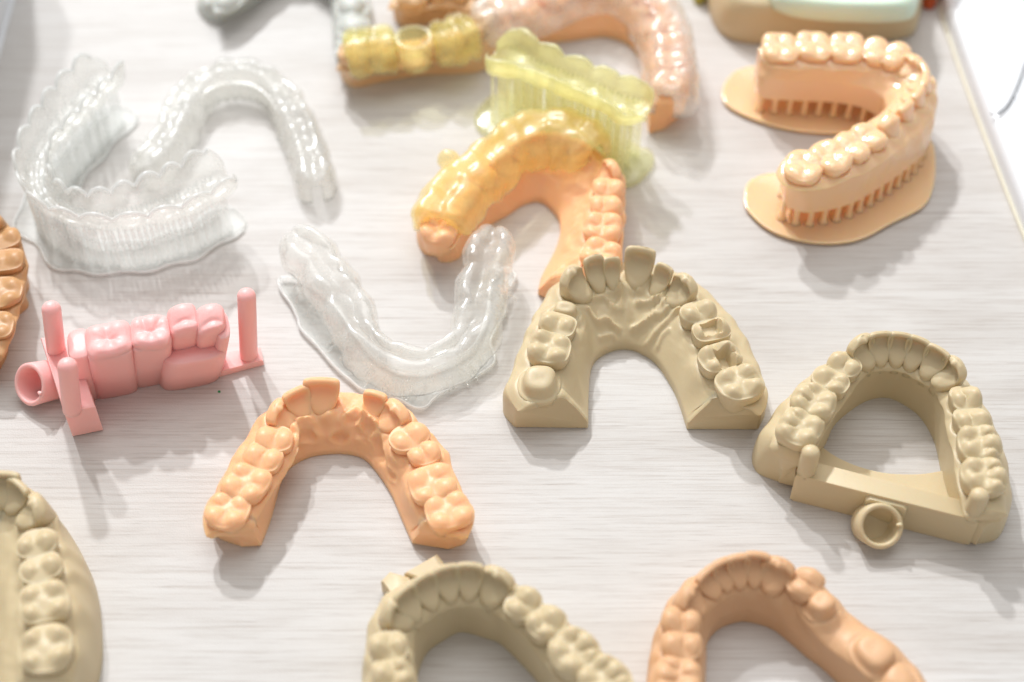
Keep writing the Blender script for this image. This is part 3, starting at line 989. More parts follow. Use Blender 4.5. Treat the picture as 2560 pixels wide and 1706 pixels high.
# ------------------------------------------------------------------ tan jaw, left edge
gum = 11.0
arch_model('jaw_model', 'tan brown jaw model cut off by the left edge above the pink model', 'dental model', M_TAN,
           [(-330, 840, 16, 'M', 10, 10), (-350, 750, 16, 'M', 10, 10), (-330, 660, 16, 'P', 7.2, 9), (-290, 600, 16, 'P', 7, 8.6), (-230, 545, 17, 'C', 7.6, 8, {'lean': .15}), (-160, 515, 17, 'I', 7, 7, {'lean': .2}), (-90, 510, 17, 'I', 7, 7, {'lean': .2}), (-30, 530, 17, 'C', 8, 8, {'lean': .1}),
            (2, 588, 14.4, 'P', 7.4, 9), (10, 640, 14.8, 'P', 7.4, 9.4), (-2, 722, 14.2, 'M', 10, 10.4), (-20, 806, 13.4, 'M', 9, 10)],
           ((-330, 900), (-40, 880)),
           [(-400, 960), (-430, 850), (-425, 740), (-395, 670), (-330, 615), (-240, 580), (-150, 570), (-60, 585), (10, 610), (55, 660), (74, 712), (66, 738), (71, 768), (38, 800), (21, 850), (20, 885), (0, 925), (-25, 960)],
           [(-290, 960), (-285, 860), (-270, 780), (-230, 720), (-170, 690), (-120, 700), (-85, 740), (-75, 800), (-80, 870), (-90, 960)],
           gum, 4.0, (-180, 850), bw=3.8, seed=19, soft=.5, lip=1.2, wall=.45, noise=.35)


# ------------------------------------------------------------------ pink tooth row with pegs
PK = Thing('tooth_row_model', 'pink tooth row model with three upright pegs and an open ring', 'dental model', P(330, 960)[:2])
corn = [P(100, 842, 10)[:2], P(159, 1030, 10)[:2], P(237, 1014, 10)[:2], P(182, 842, 10)[:2]]
v, f = box_mesh(corn, 0, 10, .5)
add_mesh('end_bar', v, f, M_PINK, PK, sharp=40)
corn = [P(520, 938, 2)[:2], P(658, 901, 2)[:2], P(651, 867, 2)[:2], P(540, 880, 2)[:2]]
v, f = box_mesh(corn, 0, 2, .3)
add_mesh('end_plate', v, f, M_PINK, PK, sharp=40)
for bx, by, zb, h, tx, ty in ((140, 872, 10, 17, 127, 760), (180, 1019, 10, 17, 167, 902), (622, 888, 2, 25, 616, 728)):
    v, f = lathe(peg_profile(2.2, h), 24, at=P(bx, by, zb), axis=P(tx, ty, zb + h) - P(bx, by, zb))
    add_mesh('peg', v, f, M_PINK, PK)
ZT = 21.0
rowx = P(529, 790, ZT)[:2] - P(268, 838, ZT)[:2]
rowx /= np.linalg.norm(rowx)
rowy = np.array([-rowx[1], rowx[0]])


def column(c, a, b, z0, z1, p=4.5, n=40, foot=1.0, round_=.8, c0=None):
    """rounded block; c is its plan centre at the top, c0 at the foot"""
    th = np.linspace(0, 2 * np.pi, n, endpoint=False)
    ux = np.sign(np.cos(th)) * np.abs(np.cos(th)) ** (2 / p)
    uy = np.sign(np.sin(th)) * np.abs(np.sin(th)) ** (2 / p)
    R = []
    c0 = c if c0 is None else c0
    for z, s in ((z0, foot), (z0 + (z1 - z0) * .55, 1.0), (z1 - round_, .985), (z1 - round_ * .3, .95), (z1, .88), (z1, .4)):
        q = c0 + (c - c0) * (z - z0) / (z1 - z0)
        R.append(np.c_[q + np.outer(ux * a / 2 * s, rowx) + np.outer(uy * b / 2 * s, rowy), np.full(n, z)])
    return rings_mesh(np.array(R))


def pink_tooth(px, py, zt, a, b, gumz, kind, seed, name='tooth', c0=None):
    v, f = t_post(a, b, zt - gumz, KINDS[kind], seed, .8, p=4.2)
    c = P(px, py, zt)[:2]
    z = gumz + v[:, 2]
    q = c + (c0 - c) * (1 - z / zt)[:, None]
    add_mesh(name, np.c_[q + v[:, :1] * rowx + v[:, 1:2] * rowy, z], f, M_PINK, PK)
    return c


for (px, py, a, b, kind, seed, gx, gy) in ((270, 838, 10.8, 10.8, 'M', 31, 288, 950), (376, 820, 9.6, 10.0, 'L', 32, 378, 926)):
    g0 = P(gx, gy)[:2]
    c = pink_tooth(px, py, ZT, a * .97, b * .97, ZT - 5.5, kind, seed, c0=g0)
    zc = ZT - 2.4
    v, f = column(c + (g0 - c) * (1 - zc / ZT), a, b, 0, zc, 5.0, c0=g0)
    add_mesh('tooth_column', v, f, M_PINK, PK)
v, f = column(P(197, 858, 18.5)[:2], 5.6, 10.0, 0, 18.5, 3.0, round_=1.6, c0=P(222, 966)[:2])
add_mesh('tooth_column', v, f, M_PINK, PK)
for (px, py, a, b, kind, seed, gx, gy) in ((459, 786, 7.4, 9.0, 'P', 33, 452, 908), (528, 786, 7.0, 8.6, 'P', 34, 512, 902)):
    pink_tooth(px, py, ZT + .8, a, b, 11.0, kind, seed, c0=P(gx, gy)[:2])
v, f = column(P(484, 858, 12.4)[:2], 15.4, 12.6, 0, 12.4, 4.0, round_=1.8, foot=.98, c0=P(472, 922)[:2])
add_mesh('gum_block', v, f, M_PINK, PK)
v, f = column(P(556, 812, 18)[:2], 3.6, 9.5, 0, 18.0, 2.6, round_=2.0, c0=P(538, 905)[:2])
add_mesh('end_fin', v, f, M_PINK, PK)
socket_ring(PK, M_PINK, P(72, 962, 6.4), (-.50, -.62, .6), 5.2, 4.0, 9.0)


# ------------------------------------------------------------------ see-through splints
def orient(path, inside):
    t, n = normals2(path)
    k = len(path) // 2
    if np.dot(n[k], path[k, :2] - np.asarray(inside)[:2]) < 0:
        return path[::-1].copy()
    return path


def shell(outer, t, up=1.0):
    """closed outline of a bent sheet: outer contour, then the same contour pulled in by t"""
    o = cr(np.array(outer, float), 3)
    tg = np.gradient(o, axis=0)
    tg /= np.linalg.norm(tg, axis=1)[:, None] + 1e-9
    nn = np.stack([tg[:, 1], -tg[:, 0]], 1) * up
    i = o + nn * t
    return np.vstack([o, i[::-1]])


def scal(s, k, p=.6):
    return np.abs(np.sin(np.pi * k * s)) ** p


def put(rings, name, mat, thing, m0='round', m1='round', s0=1.5, s1=1.5, sharp=None, parent=None, org=None):
    if org:
        amp, wl, sd = org
        q = rings.reshape(-1, 3)
        q = q + np.stack([Noise(sd + k, wl)(q) for k in range(3)], 1) * amp
        rings = q.reshape(rings.shape)
    v, f = close_sweep(rings, m0, m1, s0, s1)
    return add_mesh(name, v, f, mat, thing, sharp=sharp, parent=parent)


_pill = {}


def pillar(thing, x, y, z0, z1, r, mat, name='support_pillar', flare=2.0):
    key = (round(z1 - z0, 1), r, mat.name, flare)
    if key not in _pill:
        h = key[0]
        v, f = lathe([(r * flare, 0), (r * 1.25, min(.8, h * .2)), (r, min(1.6, h * .4)), (r, h * .75), (r * .6, h)], 7)
        me = bpy.data.meshes.new(name)
        me.from_pydata((np.array(v) * MM).tolist(), [], f)
        me.polygons.foreach_set('use_smooth', [True] * len(me.polygons))
        me.materials.append(mat)
        _pill[key] = me
    o = bpy.data.objects.new(name, _pill[key])
    COL.objects.link(o)
    o.parent = thing.o
    o.location = Vector((np.array([x, y, z0]) - thing.c) * MM)
    return o


# --- clear aligner standing on supports, left
ap = [(556, 428), (513, 452), (473, 473), (428, 492), (381, 506), (325, 520), (272, 526), (222, 524), (175, 514), (135, 498), (104, 470), (84, 432), (84, 388), (102, 348), (135, 306), (175, 262), (212, 222), (245, 190), (270, 166)]
apath = curve(PL(ap, 18)[:, :2], 150)
apath = orient(apath, P(330, 380, 18))
AL = Thing('clear_aligner', 'clear aligner tray standing on a fence of thin supports and a wavy raft', 'aligner', apath.mean(0))
NA = Noise(4, 9)


def al_prof(i, s):
    w = 2.3 + 2.1 * smooth(abs(s - .5), .12, .38)
    k = scal(s, 14.0, .7)
    wo = w * (1.06 + .14 * k)
    wi = w * (1.0 + .16 * k)
    zo = 18.2 + 2.8 * k + 1.6 * abs(s - .5)
    zi_ = 19.0 + 3.0 * scal(s + .01, 14, .7) + 2.0 * abs(s - .5) - 2.0 * (1 - smooth(abs(s - .5), .05, .25))
    zf = 14.2 - .5 * k
    bump = .5 * math.sin(s * 14 * 2 * math.pi)
    return shell([(wo + 1.0, zo), (wo + .35, 17.2), (wo * .95, zf + 1.0), (wo * .5, zf), (0, zf + .5 + .3 * bump), (-wi * .5, zf), (-wi * .95, zf + 1.0), (-wi - .35, 17.4), (-wi - 1.0, zi_)], .75, up=-1.0)


RA = sweep(apath, al_prof)
tray = put(RA, 'tray', M_MILKY, AL, s0=1.8, s1=1.8)
nC = RA.shape[1]
for j in (0, nC // 2 - 1):
    v, f = tube_mesh((RA[:, j] + RA[:, nC - 1 - j]) / 2, .5, 8)
    add_mesh('tray_rim', v, f, M_RIM, AL, parent=tray)


def al_raft(i, s):
    q = apath[i]
    wob = .55 * math.sin(s * 60) + .4 * math.sin(s * 23 + 1)
    corner = 3.5 * math.exp(-((s - .42) / .05) ** 2) + 1.5 * math.exp(-((s - .58) / .03) ** 2)
    wo, wi = 5.5 + wob + corner, 5.4 + .5 * math.sin(s * 47) - 1.5 * math.exp(-((s - .5) / .1) ** 2)
    return np.array([(wo, 0.03), (wo + .45, .5), (wo + .1, .95), (wo - .7, 1.0), (wo - 1.2, .8), (-wi + 1.2, .8), (-wi + .7, 1.0), (-wi - .1, .95), (-wi - .45, .5), (-wi, 0.03)])


RR = sweep(apath, al_raft)
put(RR, 'raft', M_RAFT, AL, s0=3, s1=3)
tA, nA = normals2(apath)
for j in (1, 8):
    v, f = tube_mesh(RR[:, j] + [0, 0, .15], .38, 6)
    add_mesh('raft_rim', v, f, M_RIM, AL)
for i in range(3, 147, 2):
    for k, off in enumerate((3.8, -3.4)):
        jit = RNG.uniform(-.5, .5)
        wv = 0.75 if abs(i - 75) < 30 else 1.0
        q = apath[min(149, max(0, i + (1 if k else 0)))] + nA[i] * (off * wv + jit)
        pillar(AL, q[0], q[1], .75, 15.0, .55, M_CLEARP, flare=1.5)

# --- clear splint lying on the wood, top left
bp_ = [(356, 405), (385, 375), (408, 345), (428, 310), (443, 275), (460, 240), (490, 208), (535, 186), (588, 178), (640, 184), (684, 205), (714, 238), (733, 275), (750, 310), (765, 350), (778, 395), (788, 440)]
bpath = orient(curve(PL(bp_, 8)[:, :2], 140), P(600, 380, 0))
CS = Thing('clear_splint', 'clear arch splint lying flat behind the clear aligner, open end towards the camera', 'splint', bpath.mean(0))
NB = Noise(9, 4.5)


def cs_prof(i, s):
    fr = 1 - smooth(abs(s - .5), .06, .2)
    w = 4.2 - 1.6 * fr
    k = scal(s, 13, .6)
    wo, wi = w * (.86 + .22 * k), w * (.86 + .22 * k) + .6 * fr
    zt = 8.2 + .7 * k + 1.4 * fr
    b = .45 * math.sin(s * 13 * 2 * math.pi)
    zb = .05 + 2.2 * fr * (0.7 + .3 * math.sin(s * 150))
    return shell([(wo * 1.05, .05), (wo * 1.08, 3.0), (wo * .98, 6.4), (wo * .62, zt), (wo * .2, zt - .9 + b * .5), (-wi * .2, zt - .9 - b * .5), (-wi * .62, zt - .1), (-wi * 1.0, 6.2), (-wi * 1.08, 3.2), (-wi * 1.12, zb)], .9, up=1.0)


put(sweep(bpath, cs_prof), 'splint_shell', M_MILKY, CS, s0=2.6, s1=2.6, org=(.3, 6, 61))
tB, nB = normals2(bpath)
R = []
for i in range(42, 99):
    s = i / 139
    q = bpath[i] - nB[i] * 4.2
    fr = .6 + .4 * math.sin(s * 170)
    R.append([[q[0] + nB[i, 0] * a, q[1] + nB[i, 1] * a, z] for a, z in ((0, .9 + fr), (-.7, .9 + fr), (-.5, 6.5), (.3, 7.4), (.5, 6.5))])
put(np.array(R), 'lingual_flange', M_MILKY, CS, 'flat', 'flat', .3, .3)

# --- clear splint on a raft, middle
cp = [(741, 588, 13), (778, 622, 13), (814, 668, 12), (849, 721, 11), (881, 775, 10), (905, 822, 9.5), (936, 857, 9), (983, 885, 9), (1037, 894, 9), (1100, 882, 9), (1152, 850, 9), (1182, 812, 9.5), (1196, 750, 11), (1206, 690, 12), (1217, 640, 13), (1231, 582, 13.5)]
c3 = PL(cp)
cpath3 = resample(cr(c3, 14), 150)
cpath3 = orient(cpath3, P(1000, 700, 0))
RS = Thing('clear_splint', 'clear splint on a wavy raft between the pink model and the beige upper jaw', 'splint', cpath3[:, :2].mean(0))


def rs_prof(i, s):
    zt = cpath3[i, 2]
    fr = 1 - smooth(abs(s - .5), .1, .26)
    k = scal(s, 9, .55)
    w = 5.0 - 2.2 * fr
    wo = w * (.84 + .24 * k)
    wi = w * (.84 + .24 * k)
    b = .35 * math.sin(s * 9 * 2 * math.pi)
    dz = zt - 13
    bot_o = (6.5 + dz) * (1 - fr) + 1.6 * fr
    bot_i = (6.8 + dz) * (1 - fr) + 4.5 * fr
    z2 = zt + .7 * k
    return shell([(wo + 2.6 * fr, bot_o), (wo * 1.05 + 1.7 * fr, (bot_o + zt) / 2 - .5), (wo + .5 * fr, zt - 1.6), (wo * .62, z2), (wo * .15, zt - 1.0 + b * .6), (-wi * .2, zt - 1.1 - b * .6), (-wi * .62, z2 - .1), (-wi, zt - 1.7), (-wi * 1.04, bot_i)], 1.0, up=1.0)


put(sweep(cpath3, rs_prof), 'splint_shell', M_MILKY, RS, s0=3.2, s1=3.2, org=(.4, 8, 71))
raft_o = [(700, 700), (703, 728), (728, 764), (745, 800), (753, 826), (789, 863), (810, 888), (831, 913), (852, 934), (874, 952), (903, 976), (935, 984), (964, 990), (1003, 1005), (1037, 1023), (1064, 1021), (1090, 996), (1124, 976), (1150, 962), (1178, 951), (1210, 932), (1234, 912), (1236, 888), (1226, 858), (1246, 815), (1264, 782), (1254, 745), (1278, 718), (1288, 690), (1262, 672),
          (1228, 700), (1222, 760), (1208, 820), (1180, 872), (1130, 905), (1060, 930), (990, 925), (930, 890), (880, 830), (840, 770), (790, 725), (745, 700)]
v, f = plate_mesh(cr(PL(raft_o, .8)[:, :2], 6, closed=True), 0.03, 1.6, .7, .5)
raft = add_mesh('raft', v, f, M_RAFT, RS)
ro = cr(PL(raft_o, .8)[:, :2], 6, closed=True)
ro = np.vstack([ro, ro[:1]])
v, f = tube_mesh(np.c_[ro, np.full(len(ro), 1.3)], .42, 6)
add_mesh('raft_rim', v, f, M_RIM, RS, parent=raft)
tR, nR = normals2(cpath3)
for k in range(46):
    i = RNG.randint(8, 142)
    s = i / 149
    a = np.r_[cpath3[i, :2] + nR[i] * RNG.uniform(4.5, 8.5), 1.3]
    b = np.r_[cpath3[i, :2] + nR[i] * RNG.uniform(1.5, 4.0) + RNG.uniform(-2.5, 2.5) * tR[i], max(2.5, cpath3[i, 2] - 6.5)]
    m = (a + b) / 2 + np.r_[nR[i] * 1.0, -.6]
    v, f = tube_mesh(cr(np.array([a, m, b]), 5), .3, 6)
    add_mesh('support_strut', v, f, M_CLEARP, RS)

# ------------------------------------------------------------------ orange jaw under the amber splint
gum = 9.0
OJ = arch_model('lower_jaw_model', 'orange jaw model under the amber splint, its right row of teeth bare', 'dental model', M_ORANGE,
                [(1095, 560, 14, 'M', 9.5, 9.5), (1122, 508, 14, 'M', 9.5, 9.5), (1158, 464, 14, 'P', 7, 8.6), (1203, 424, 14, 'P', 7, 8.2), (1250, 382, 14.5, 'C', 7, 7.6, {'lean': .1}),
                 (1296, 350, 14.5, 'I', 6.4, 6.4, {'lean': .15}), (1345, 334, 14.5, 'I', 6.4, 6.4, {'lean': .15}), (1400, 335, 14.5, 'I', 6.4, 6.4, {'lean': .15}), (1455, 355, 14.5, 'I', 6.4, 6.4, {'lean': .15}),
                 (1530, 408, 15, 'C', 7.4, 7.6, {'lean': .08}), (1521, 456, 14.2, 'P', 7, 8.6), (1516, 499, 14.2, 'P', 7, 8.6), (1507, 553, 14.2, 'M', 10, 10.4), (1503, 620, 14, 'M', 10, 10)],
                ((1092, 600), (1440, 705)),
                [(1092, 643), (1060, 635), (1042, 600), (1048, 550), (1072, 505), (1105, 465), (1155, 425), (1215, 392), (1290, 365), (1360, 355), (1430, 365), (1490, 395), (1532, 445), (1550, 510), (1554, 580), (1545, 645), (1505, 700), (1440, 748), (1385, 755)],
                [(1150, 644), (1185, 600), (1225, 565), (1270, 540), (1306, 516), (1347, 507), (1376, 526), (1397, 555), (1400, 595), (1385, 642), (1355, 700), (1345, 735)],
                gum, 2.0, (1290, 640), palate=[(.4, 6.8), (.75, 4.2)], bw=4.2, soft=.5, seed=23, noise=.35, lip=1.0, caps=('round', 'flat'), capsize=(1.0, .8))
sp = [(1098, 540), (1112, 505), (1140, 470), (1175, 438), (1215, 405), (1258, 368), (1302, 338), (1350, 322), (1402, 322), (1446, 338), (1476, 360)]
spath = orient(curve(PL(sp, 15)[:, :2], 110), P(1290, 560, 0))
YS = Thing('amber_splint', 'amber yellow see-through splint lying over the left row of the orange jaw model', 'splint', spath.mean(0))
NS = Noise(12, 6.0)


def ys_prof(i, s):
    k = scal(s, 8, .7)
    b = .15 * math.sin(s * 8 * 2 * math.pi)
    w = 5.9 + .4 * k + .5 * math.sin(s * 9)
    z = 17.2 + .25 * k - 1.2 * smooth(s, .6, 1)
    return shell([(w + .4, 7.6 + .5 * math.sin(s * 40)), (w + .3, 11), (w * .9, 14.6), (w * .55, z), (0, z - .7 + b), (-w * .5, z - .3), (-w * .85, 14.6), (-w - .2, 11.5), (-w - .9, 8.8 + .7 * math.sin(s * 26 + 1))], 1.15, up=1.0)


put(sweep(spath, ys_prof), 'splint_shell', M_AMBER, YS, s0=2.5, s1=1.2, org=(.45, 8, 81))
v, f = t_lump(6.5, 5.0, 3.6, 6)
c = P(1122, 402, 12)
add_mesh('side_button', v + c, f, M_AMBER, YS)

# ------------------------------------------------------------------ lime guide on supports
ZG = 24.0
lp = [(1256, 124), (1325, 148), (1390, 172), (1450, 196), (1510, 222), (1560, 244), (1592, 258)]
lpath = curve(PL(lp, ZG)[:, :2], 60)
LG = Thing('lime_guide', 'lime green see-through drilling guide on a tall fence of supports behind the amber splint', 'drilling guide', lpath.mean(0))


def lg_prof(i, s):
    k = scal(s, 5, .6)
    w = 3.6 + .8 * k + 2.4 * math.exp(-(s / .13) ** 2) + 1.3 * math.exp(-((s - 1) / .1) ** 2)
    z = ZG + .6 + 1.3 * k + .8 * math.exp(-(s / .15) ** 2)
    return shell([(w + .5, z), (w + .4, ZG - 1), (w * .92, ZG - 3), (w * .4, ZG - 3.6), (-w * .4, ZG - 3.4), (-w * .92, ZG - 3), (-w - .4, ZG - 1), (-w - .5, z + .4)], 1.3, up=-1.0)


RL = sweep(lpath, lg_prof)
put(RL, 'guide_tray', M_LIME, LG, s0=3.2, s1=3.2, org=(.35, 7, 95))
tL, nL = normals2(lpath)
for i in range(0, 60, 2):
    for off in (-3.4, 3.4, 0.4):
        q = lpath[i] + nL[i] * (off * (1.5 if i < 8 else 1.2 if i > 52 else 1)) + RNG.uniform(-.3, .3, 2)
        pillar(LG, q[0], q[1], .9, ZG - 2.6, .55, M_LIMEP, flare=1.6)


def lg_raft(i, s):
    w = 7.4 + .8 * math.sin(s * 31) + 2.4 * math.exp(-((s - 0.03) / .12) ** 2) + 1.2 * math.exp(-((s - 1) / .1) ** 2)
    return np.array([(w, .03), (w + .5, .8), (w, 1.8), (w - 1, 2.0), (-w + 1, 2.0), (-w, 1.8), (-w - .5, .8), (-w, .03)])


put(sweep(lpath, lg_raft), 'raft', M_LIMEP, LG, s0=7, s1=5)

# ------------------------------------------------------------------ orange jaw with clear splint, top
gum = 9.0
arch_model('jaw_model', 'orange jaw model under a clear splint at the top edge, behind the lime guide', 'dental model', M_ORANGE,
           [(1310, 8, 14, 'M', 9.5, 9.5), (1385, -25, 14, 'M', 9.5, 9.5), (1440, -45, 14, 'P', 7, 8), (1490, -52, 14, 'P', 7, 8), (1540, -50, 14, 'C', 7, 7), (1585, -35, 14, 'I', 6, 6), (1625, -5, 14, 'I', 6, 6), (1655, 40, 14, 'C', 7, 7),
            (1672, 90, 14, 'P', 7, 8.4), (1678, 135, 14, 'P', 7, 8.4), (1680, 190, 14, 'M', 9.5, 9.5)],
           ((1268, 40), (1668, 262)),
           [(1268, 102), (1236, 85), (1222, 50), (1250, 5), (1320, -25), (1400, -45), (1490, -55), (1580, -40), (1655, 5), (1700, 75), (1722, 160), (1722, 235), (1700, 290), (1660, 325)],
           [(1300, 108), (1345, 112), (1400, 106), (1450, 100), (1503, 94), (1545, 101), (1575, 118), (1597, 150), (1603, 210), (1610, 270), (1622, 334)],
           gum, 3.0, (1450, 250), bw=4.0, soft=.5, seed=29, noise=.3)
sp = [(1205, 40), (1250, 25), (1310, 5), (1385, -28), (1440, -48), (1490, -55), (1540, -53), (1585, -38), (1625, -8), (1655, 38), (1673, 90), (1680, 140), (1682, 190), (1672, 225)]
s2 = orient(curve(PL(sp, 15)[:, :2], 130), P(1450, 250, 0))
TS = Thing('clear_splint', 'clear see-through splint lying over the orange jaw model at the top edge', 'splint', s2.mean(0))


def ts_prof(i, s):
    k = scal(s, 12, .7)
    w = 5.9 + .5 * k
    b = .5 * math.sin(s * 12 * 2 * math.pi)
    z = 16.4 + .8 * k
    return shell([(w + .6, 7.2 + .4 * math.sin(s * 50)), (w + .3, 11), (w * .9, 14.5), (w * .55, z), (0, z - .9 + b), (-w * .5, z - .2), (-w * .85, 14.5), (-w - .3, 11), (-w - 1.2, 7.6 + .9 * math.sin(s * 14))], 1.1, up=1.0)


put(sweep(s2, ts_prof), 'splint_shell', M_MILKY, TS, s0=2.5, s1=2.5, org=(.4, 7, 91))

# ------------------------------------------------------------------ sand coloured jaw with yellow guide, top
gum = 9.5
arch_model('jaw_model', 'sand coloured jaw model under a yellow guide, open end to the left, at the top', 'dental model', M_TAN2,
           [(885, 120, 14, 'M', 9.5, 9.5), (955, 112, 14, 'M', 9.5, 9.5), (1085, 95, 14, 'P', 7, 8), (1130, 85, 14, 'P', 7, 8), (1185, 70, 14.5, 'C', 7, 7), (1222, 45, 14.5, 'I', 6, 6.4), (1228, 10, 14.5, 'I', 6, 6.4),
            (1200, -22, 14.5, 'C', 7, 7), (1150, -38, 14, 'P', 7, 8), (1095, -40, 14, 'P', 7, 8), (1030, -28, 14, 'M', 10, 10)],
           ((862, 145), (985, -5)),
           [(853, 190), (862, 208), (891, 220), (958, 205), (1054, 189), (1130, 186), (1200, 180), (1262, 150), (1285, 100), (1270, 50), (1215, 10), (1140, -10), (1060, -8), (1000, 10), (985, 30)],
           [(852, 165), (880, 150), (950, 140), (1050, 128), (1125, 122), (1160, 105), (1160, 80), (1125, 65), (1070, 62), (1010, 66), (990, 55)],
           gum, 4.5, (1020, 95), bw=4.0, soft=.5, seed=37, noise=.25)
YG = Thing('yellow_guide', 'yellow see-through drilling guide with a round sleeve on the sand coloured jaw model', 'drilling guide', P(1010, 140)[:2])


def seg_shell(pts, k0, name):
    path = orient(curve(PL(pts, 15)[:, :2], 50), P(1020, 60, 0))

    def pr(i, s):
        k = scal(s, k0, .6)
        w = 5.2 + .5 * k
        z = 16.0 + .8 * k
        b = .6 * math.sin(s * k0 * 2 * math.pi)
        return shell([(w + .2, 8.4), (w + .4, 12), (w * .85, 15), (w * .5, z), (0, z - 1.0 + b), (-w * .5, z), (-w * .85, 15), (-w - .4, 12), (-w - .2, 9)], 1.2, up=1.0)
    put(sweep(path, pr), name, M_YELLOW, YG, s0=1.2, s1=1.2, org=(.45, 6, 33))


seg_shell([(868, 112), (900, 108), (940, 103), (978, 99)], 2, 'guide_shell')
seg_shell([(1090, 88), (1112, 84), (1145, 76), (1180, 66)], 3, 'guide_shell')
c = P(1034, 92, 16)
r, h = 5.6, 9.0
v, f = lathe([(r - .3, -h), (r, -h + .4), (r + .1, -.4), (r - .3, 0), (r - 1.2, 0), (r - 1.6, -.4), (r - 1.7, -h + .3), (r - 1.4, -h)], 32, at=c, cap=False)
f = list(f) + [(7 * 32 + j, 7 * 32 + (j + 1) % 32, (j + 1) % 32, j) for j in range(32)]
add_mesh('guide_sleeve', v, f, M_YELLOW, YG, sharp=50)
pts = PL([(905, 160), (955, 166), (1000, 150), (1038, 143), (1085, 136), (1130, 132), (1176, 126)], 9.5)
v, f = tube_mesh(cr(pts, 6), .8, 8)
add_mesh('rim', v, f, M_YELLOW, YG)

# ------------------------------------------------------------------ grey-green jaw, top left of centre
gum = 8.0
arch_model('jaw_model', 'dull grey green jaw model cut off by the top edge, only its two ends showing', 'dental model', M_GREY,
           [(560, -12, 10.5, 'B', 9, 8.5), (610, -55, 10.5, 'B', 9, 8.5), (660, -95, 10.5, 'B', 8, 8), (730, -115, 10.5, 'B', 8, 8), (800, -100, 10.5, 'B', 8, 8), (850, -50, 10.5, 'B', 8, 8), (878, 0, 10.8, 'B', 9, 9), (884, 50, 10.8, 'B', 10, 9.5), (882, 100, 10.5, 'B', 9, 9)],
           ((532, 12), (872, 140)),
           [(547, 57), (510, 48), (492, 15), (520, -40), (590, -100), (680, -135), (780, -130), (870, -80), (918, -10), (934, 60), (930, 120), (900, 155)],
           [(575, 47), (632, 17), (680, -25), (730, -45), (785, -40), (822, 5), (832, 60), (834, 110), (842, 155)],
           gum, 3.0, (720, 80), bw=3.6, soft=.8, seed=41, noise=.4, caps=('round', 'flat'))

# ------------------------------------------------------------------ salmon jaw on rafts, right
gum = 18.2
SJ = arch_model('jaw_model', 'salmon pink jaw model on short supports and two rounded rafts, by the white panel', 'dental model', M_SALMON,
                [(2012, 404, 21.9, 'M', 10, 12), (2080, 380, 22.1, 'M', 10, 12), (2132, 354, 22.1, 'P', 7.2, 10.8), (2177, 327, 22.3, 'P', 7.2, 10.4), (2224, 292, 23.0, 'C', 7.2, 8.2, {'lean': .08}), (2266, 259, 23.0, 'I', 6.2, 7, {'lean': .12}),
                 (2296, 226, 23.0, 'I', 6.2, 7, {'lean': .12}), (2312, 195, 23.0, 'I', 6.2, 7, {'lean': .12}), (2311, 167, 23.0, 'I', 6.2, 7, {'lean': .12}), (2288, 142, 23.0, 'C', 7.2, 8.2, {'lean': .1}), (2243, 124, 22.3, 'P', 7.2, 10.4),
                 (2193, 114, 22.1, 'P', 7.2, 10.8), (2120, 105, 22.1, 'M', 10, 12), (2035, 102, 22.1, 'M', 10, 12), (1952, 106, 21.9, 'M', 10, 12)],
                ((1951, 474, 7), (1884, 204, 7)),
                [(1951, 474), (1953, 492), (1968, 516), (2020, 532), (2110, 516), (2168, 489), (2250, 436), (2302, 392), (2327, 345), (2324, 295), (2294, 240), (2240, 198), (2170, 172), (2080, 158), (1990, 156), (1915, 160), (1890, 178), (1884, 204)],
                [(1951, 474), (1955, 456), (1975, 436), (2030, 428), (2090, 414), (2140, 391), (2178, 363), (2200, 335), (2203, 306), (2186, 285), (2145, 267), (2080, 256), (1984, 252), (1910, 246), (1889, 230), (1884, 204)],
                gum, 14.0, (2050, 340), bw=5.8, bo=6.6, soft=.85, seed=43, zbase=7.0, wall=.7, lip=1.0, capsize=(.3, .3), taper=.05)
pad = [(1860, 492), (1872, 457), (1923, 437), (2010, 440), (2120, 420), (2220, 372), (2280, 342), (2325, 352), (2338, 400), (2333, 469), (2307, 520), (2229, 561), (2160, 598), (2087, 612), (2005, 606), (1923, 578), (1868, 529)]
v, f = plate_mesh(cr(PL(pad, .8)[:, :2], 6, closed=True), 0.03, 1.5, .6, .3)
add_mesh('raft', v, f, M_SALMON, SJ)
pad = [(1805, 229), (1825, 192), (1866, 172), (1960, 162), (2100, 162), (2220, 190), (2290, 240), (2322, 300), (2300, 336), (2240, 334), (2200, 330), (2120, 336), (2025, 333), (1944, 320), (1862, 292), (1813, 262)]
v, f = plate_mesh(cr(PL(pad, .8)[:, :2], 6, closed=True), 0.04, 1.46, .6, .3)
add_mesh('raft', v, f, M_SALMON, SJ)
Oc = curve(PL([(1962, 508), (2020, 522), (2110, 507), (2165, 481), (2245, 430), (2294, 388), (2316, 345), (2312, 297), (2285, 248), (2235, 208), (2168, 184), (2080, 172), (1990, 170), (1905, 178)], 7)[:, :2], 32)
Ic = curve(PL([(1964, 450), (2010, 440), (2085, 424), (2143, 399), (2187, 368), (2212, 336), (2213, 303), (2193, 275), (2148, 257), (2080, 246), (1984, 242), (1905, 236)], 7)[:, :2], 20)
for q in list(Oc) + list(Ic):
    pillar(SJ, q[0], q[1], 1.2, 7.5, .8, M_SALMON, flare=1.9)

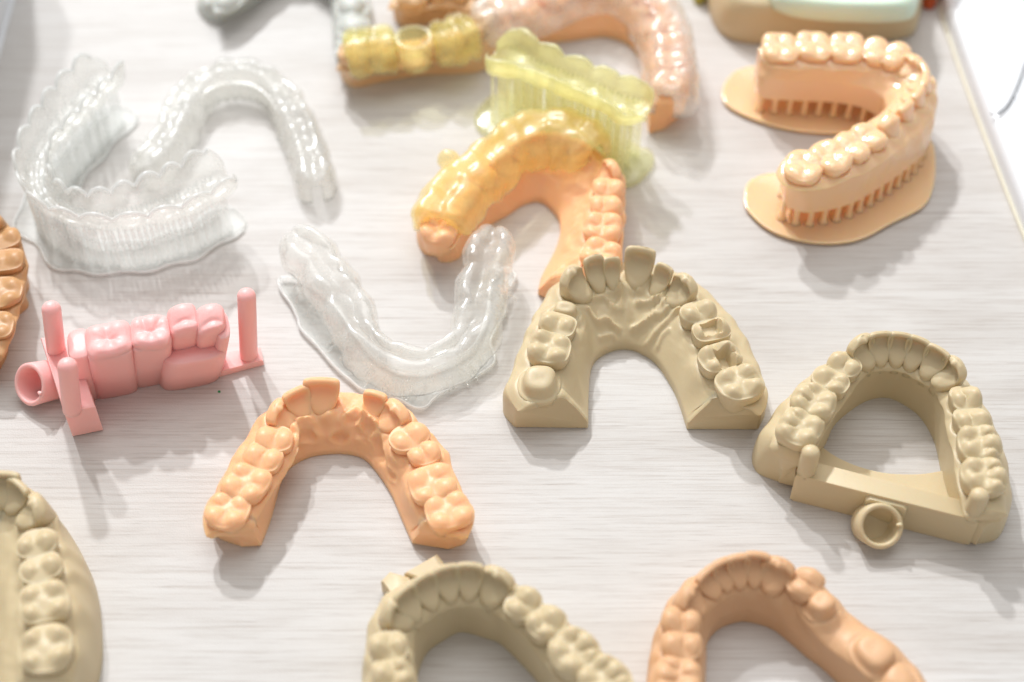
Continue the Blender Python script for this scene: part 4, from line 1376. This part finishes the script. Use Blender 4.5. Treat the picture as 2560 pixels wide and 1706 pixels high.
# ------------------------------------------------------------------ beige block with mint guard, top right
blk = [(1765, -60), (1768, 15), (1782, 60), (1808, 92), (1862, 110), (1950, 114), (2080, 112), (2200, 104), (2270, 95), (2292, 70), (2300, 10), (2290, -80), (2150, -150), (1900, -150)]
o0 = cr(PL(blk, 0)[:, :2], 6, closed=True)
cm = o0.mean(0)
BK = Thing('jaw_model', 'thick beige model under a mint green guard at the top edge', 'dental model', cm)
NK = Noise(3, 20)
R = []
for z, s in ((0, .985), (.8, 1.0), (5, .995), (9, .97), (12, .93), (13.5, .88), (13.8, .6), (13.6, .2)):
    R.append(np.c_[cm + (o0 - cm) * s, np.full(len(o0), z)])
R = np.array(R)
v, f = rings_mesh(R)
add_mesh('base', v, f, M_BEIGE, BK)
gd = [(1915, -70), (1925, 2), (1955, 27), (2005, 40), (2070, 47), (2140, 50), (2220, 50), (2272, 44), (2292, 20), (2296, -40), (2240, -130), (2050, -150)]
o1 = cr(PL(gd, 14)[:, :2], 6, closed=True)
c1 = o1.mean(0)
MG = Thing('mint_guard', 'mint green smooth guard lying on the thick beige model', 'mouth guard', [*c1, 13.8])
R = []
for z, s in ((12.6, .95), (13.2, 1.0), (15.5, 1.0), (17.2, .97), (18.4, .90), (18.9, .82), (18.0, .70), (17.2, .5), (17.0, .2)):
    R.append(np.c_[c1 + (o1 - c1) * s, np.full(len(o1), z)])
v, f = rings_mesh(np.array(R))
add_mesh('guard_body', v, f, M_MINT, MG)

gum = 7.0
rd = [(2300, 10), (2318, 26), (2338, 18), (2334, -30), (2326, -90), (2300, -100), (2292, -40)]
o2 = cr(PL(rd, 0)[:, :2], 6, closed=True)
c2 = o2.mean(0)
RD = Thing('small_red_model', 'small red orange model peeking in at the top edge beside the white panel', 'dental model', c2)
R = [np.c_[c2 + (o2 - c2) * s, np.full(len(o2), z)] for z, s in ((0, .97), (.6, 1.0), (14, .97), (18, .86), (19.2, .6), (19.4, .2))]
v, f = rings_mesh(np.array(R))
add_mesh('base', v, f, M_RED, RD)
v, f = t_lump(6, 6, 4, 5)
add_mesh('tooth', v + np.r_[c2, 18.6], f, M_RED, RD)

ol = [(1735, 8), (1752, 14), (1764, 2), (1764, -50), (1740, -60), (1728, -30)]
o2 = cr(PL(ol, 0)[:, :2], 6, closed=True)
c2 = o2.mean(0)
OL = Thing('small_olive_model', 'small olive green piece at the top edge left of the thick beige model', 'dental model', c2)
R = [np.c_[c2 + (o2 - c2) * s, np.full(len(o2), z)] for z, s in ((0, .97), (.6, 1.0), (4, .97), (6, .8), (6.6, .3))]
v, f = rings_mesh(np.array(R))
add_mesh('base', v, f, M_OLIVE, OL)
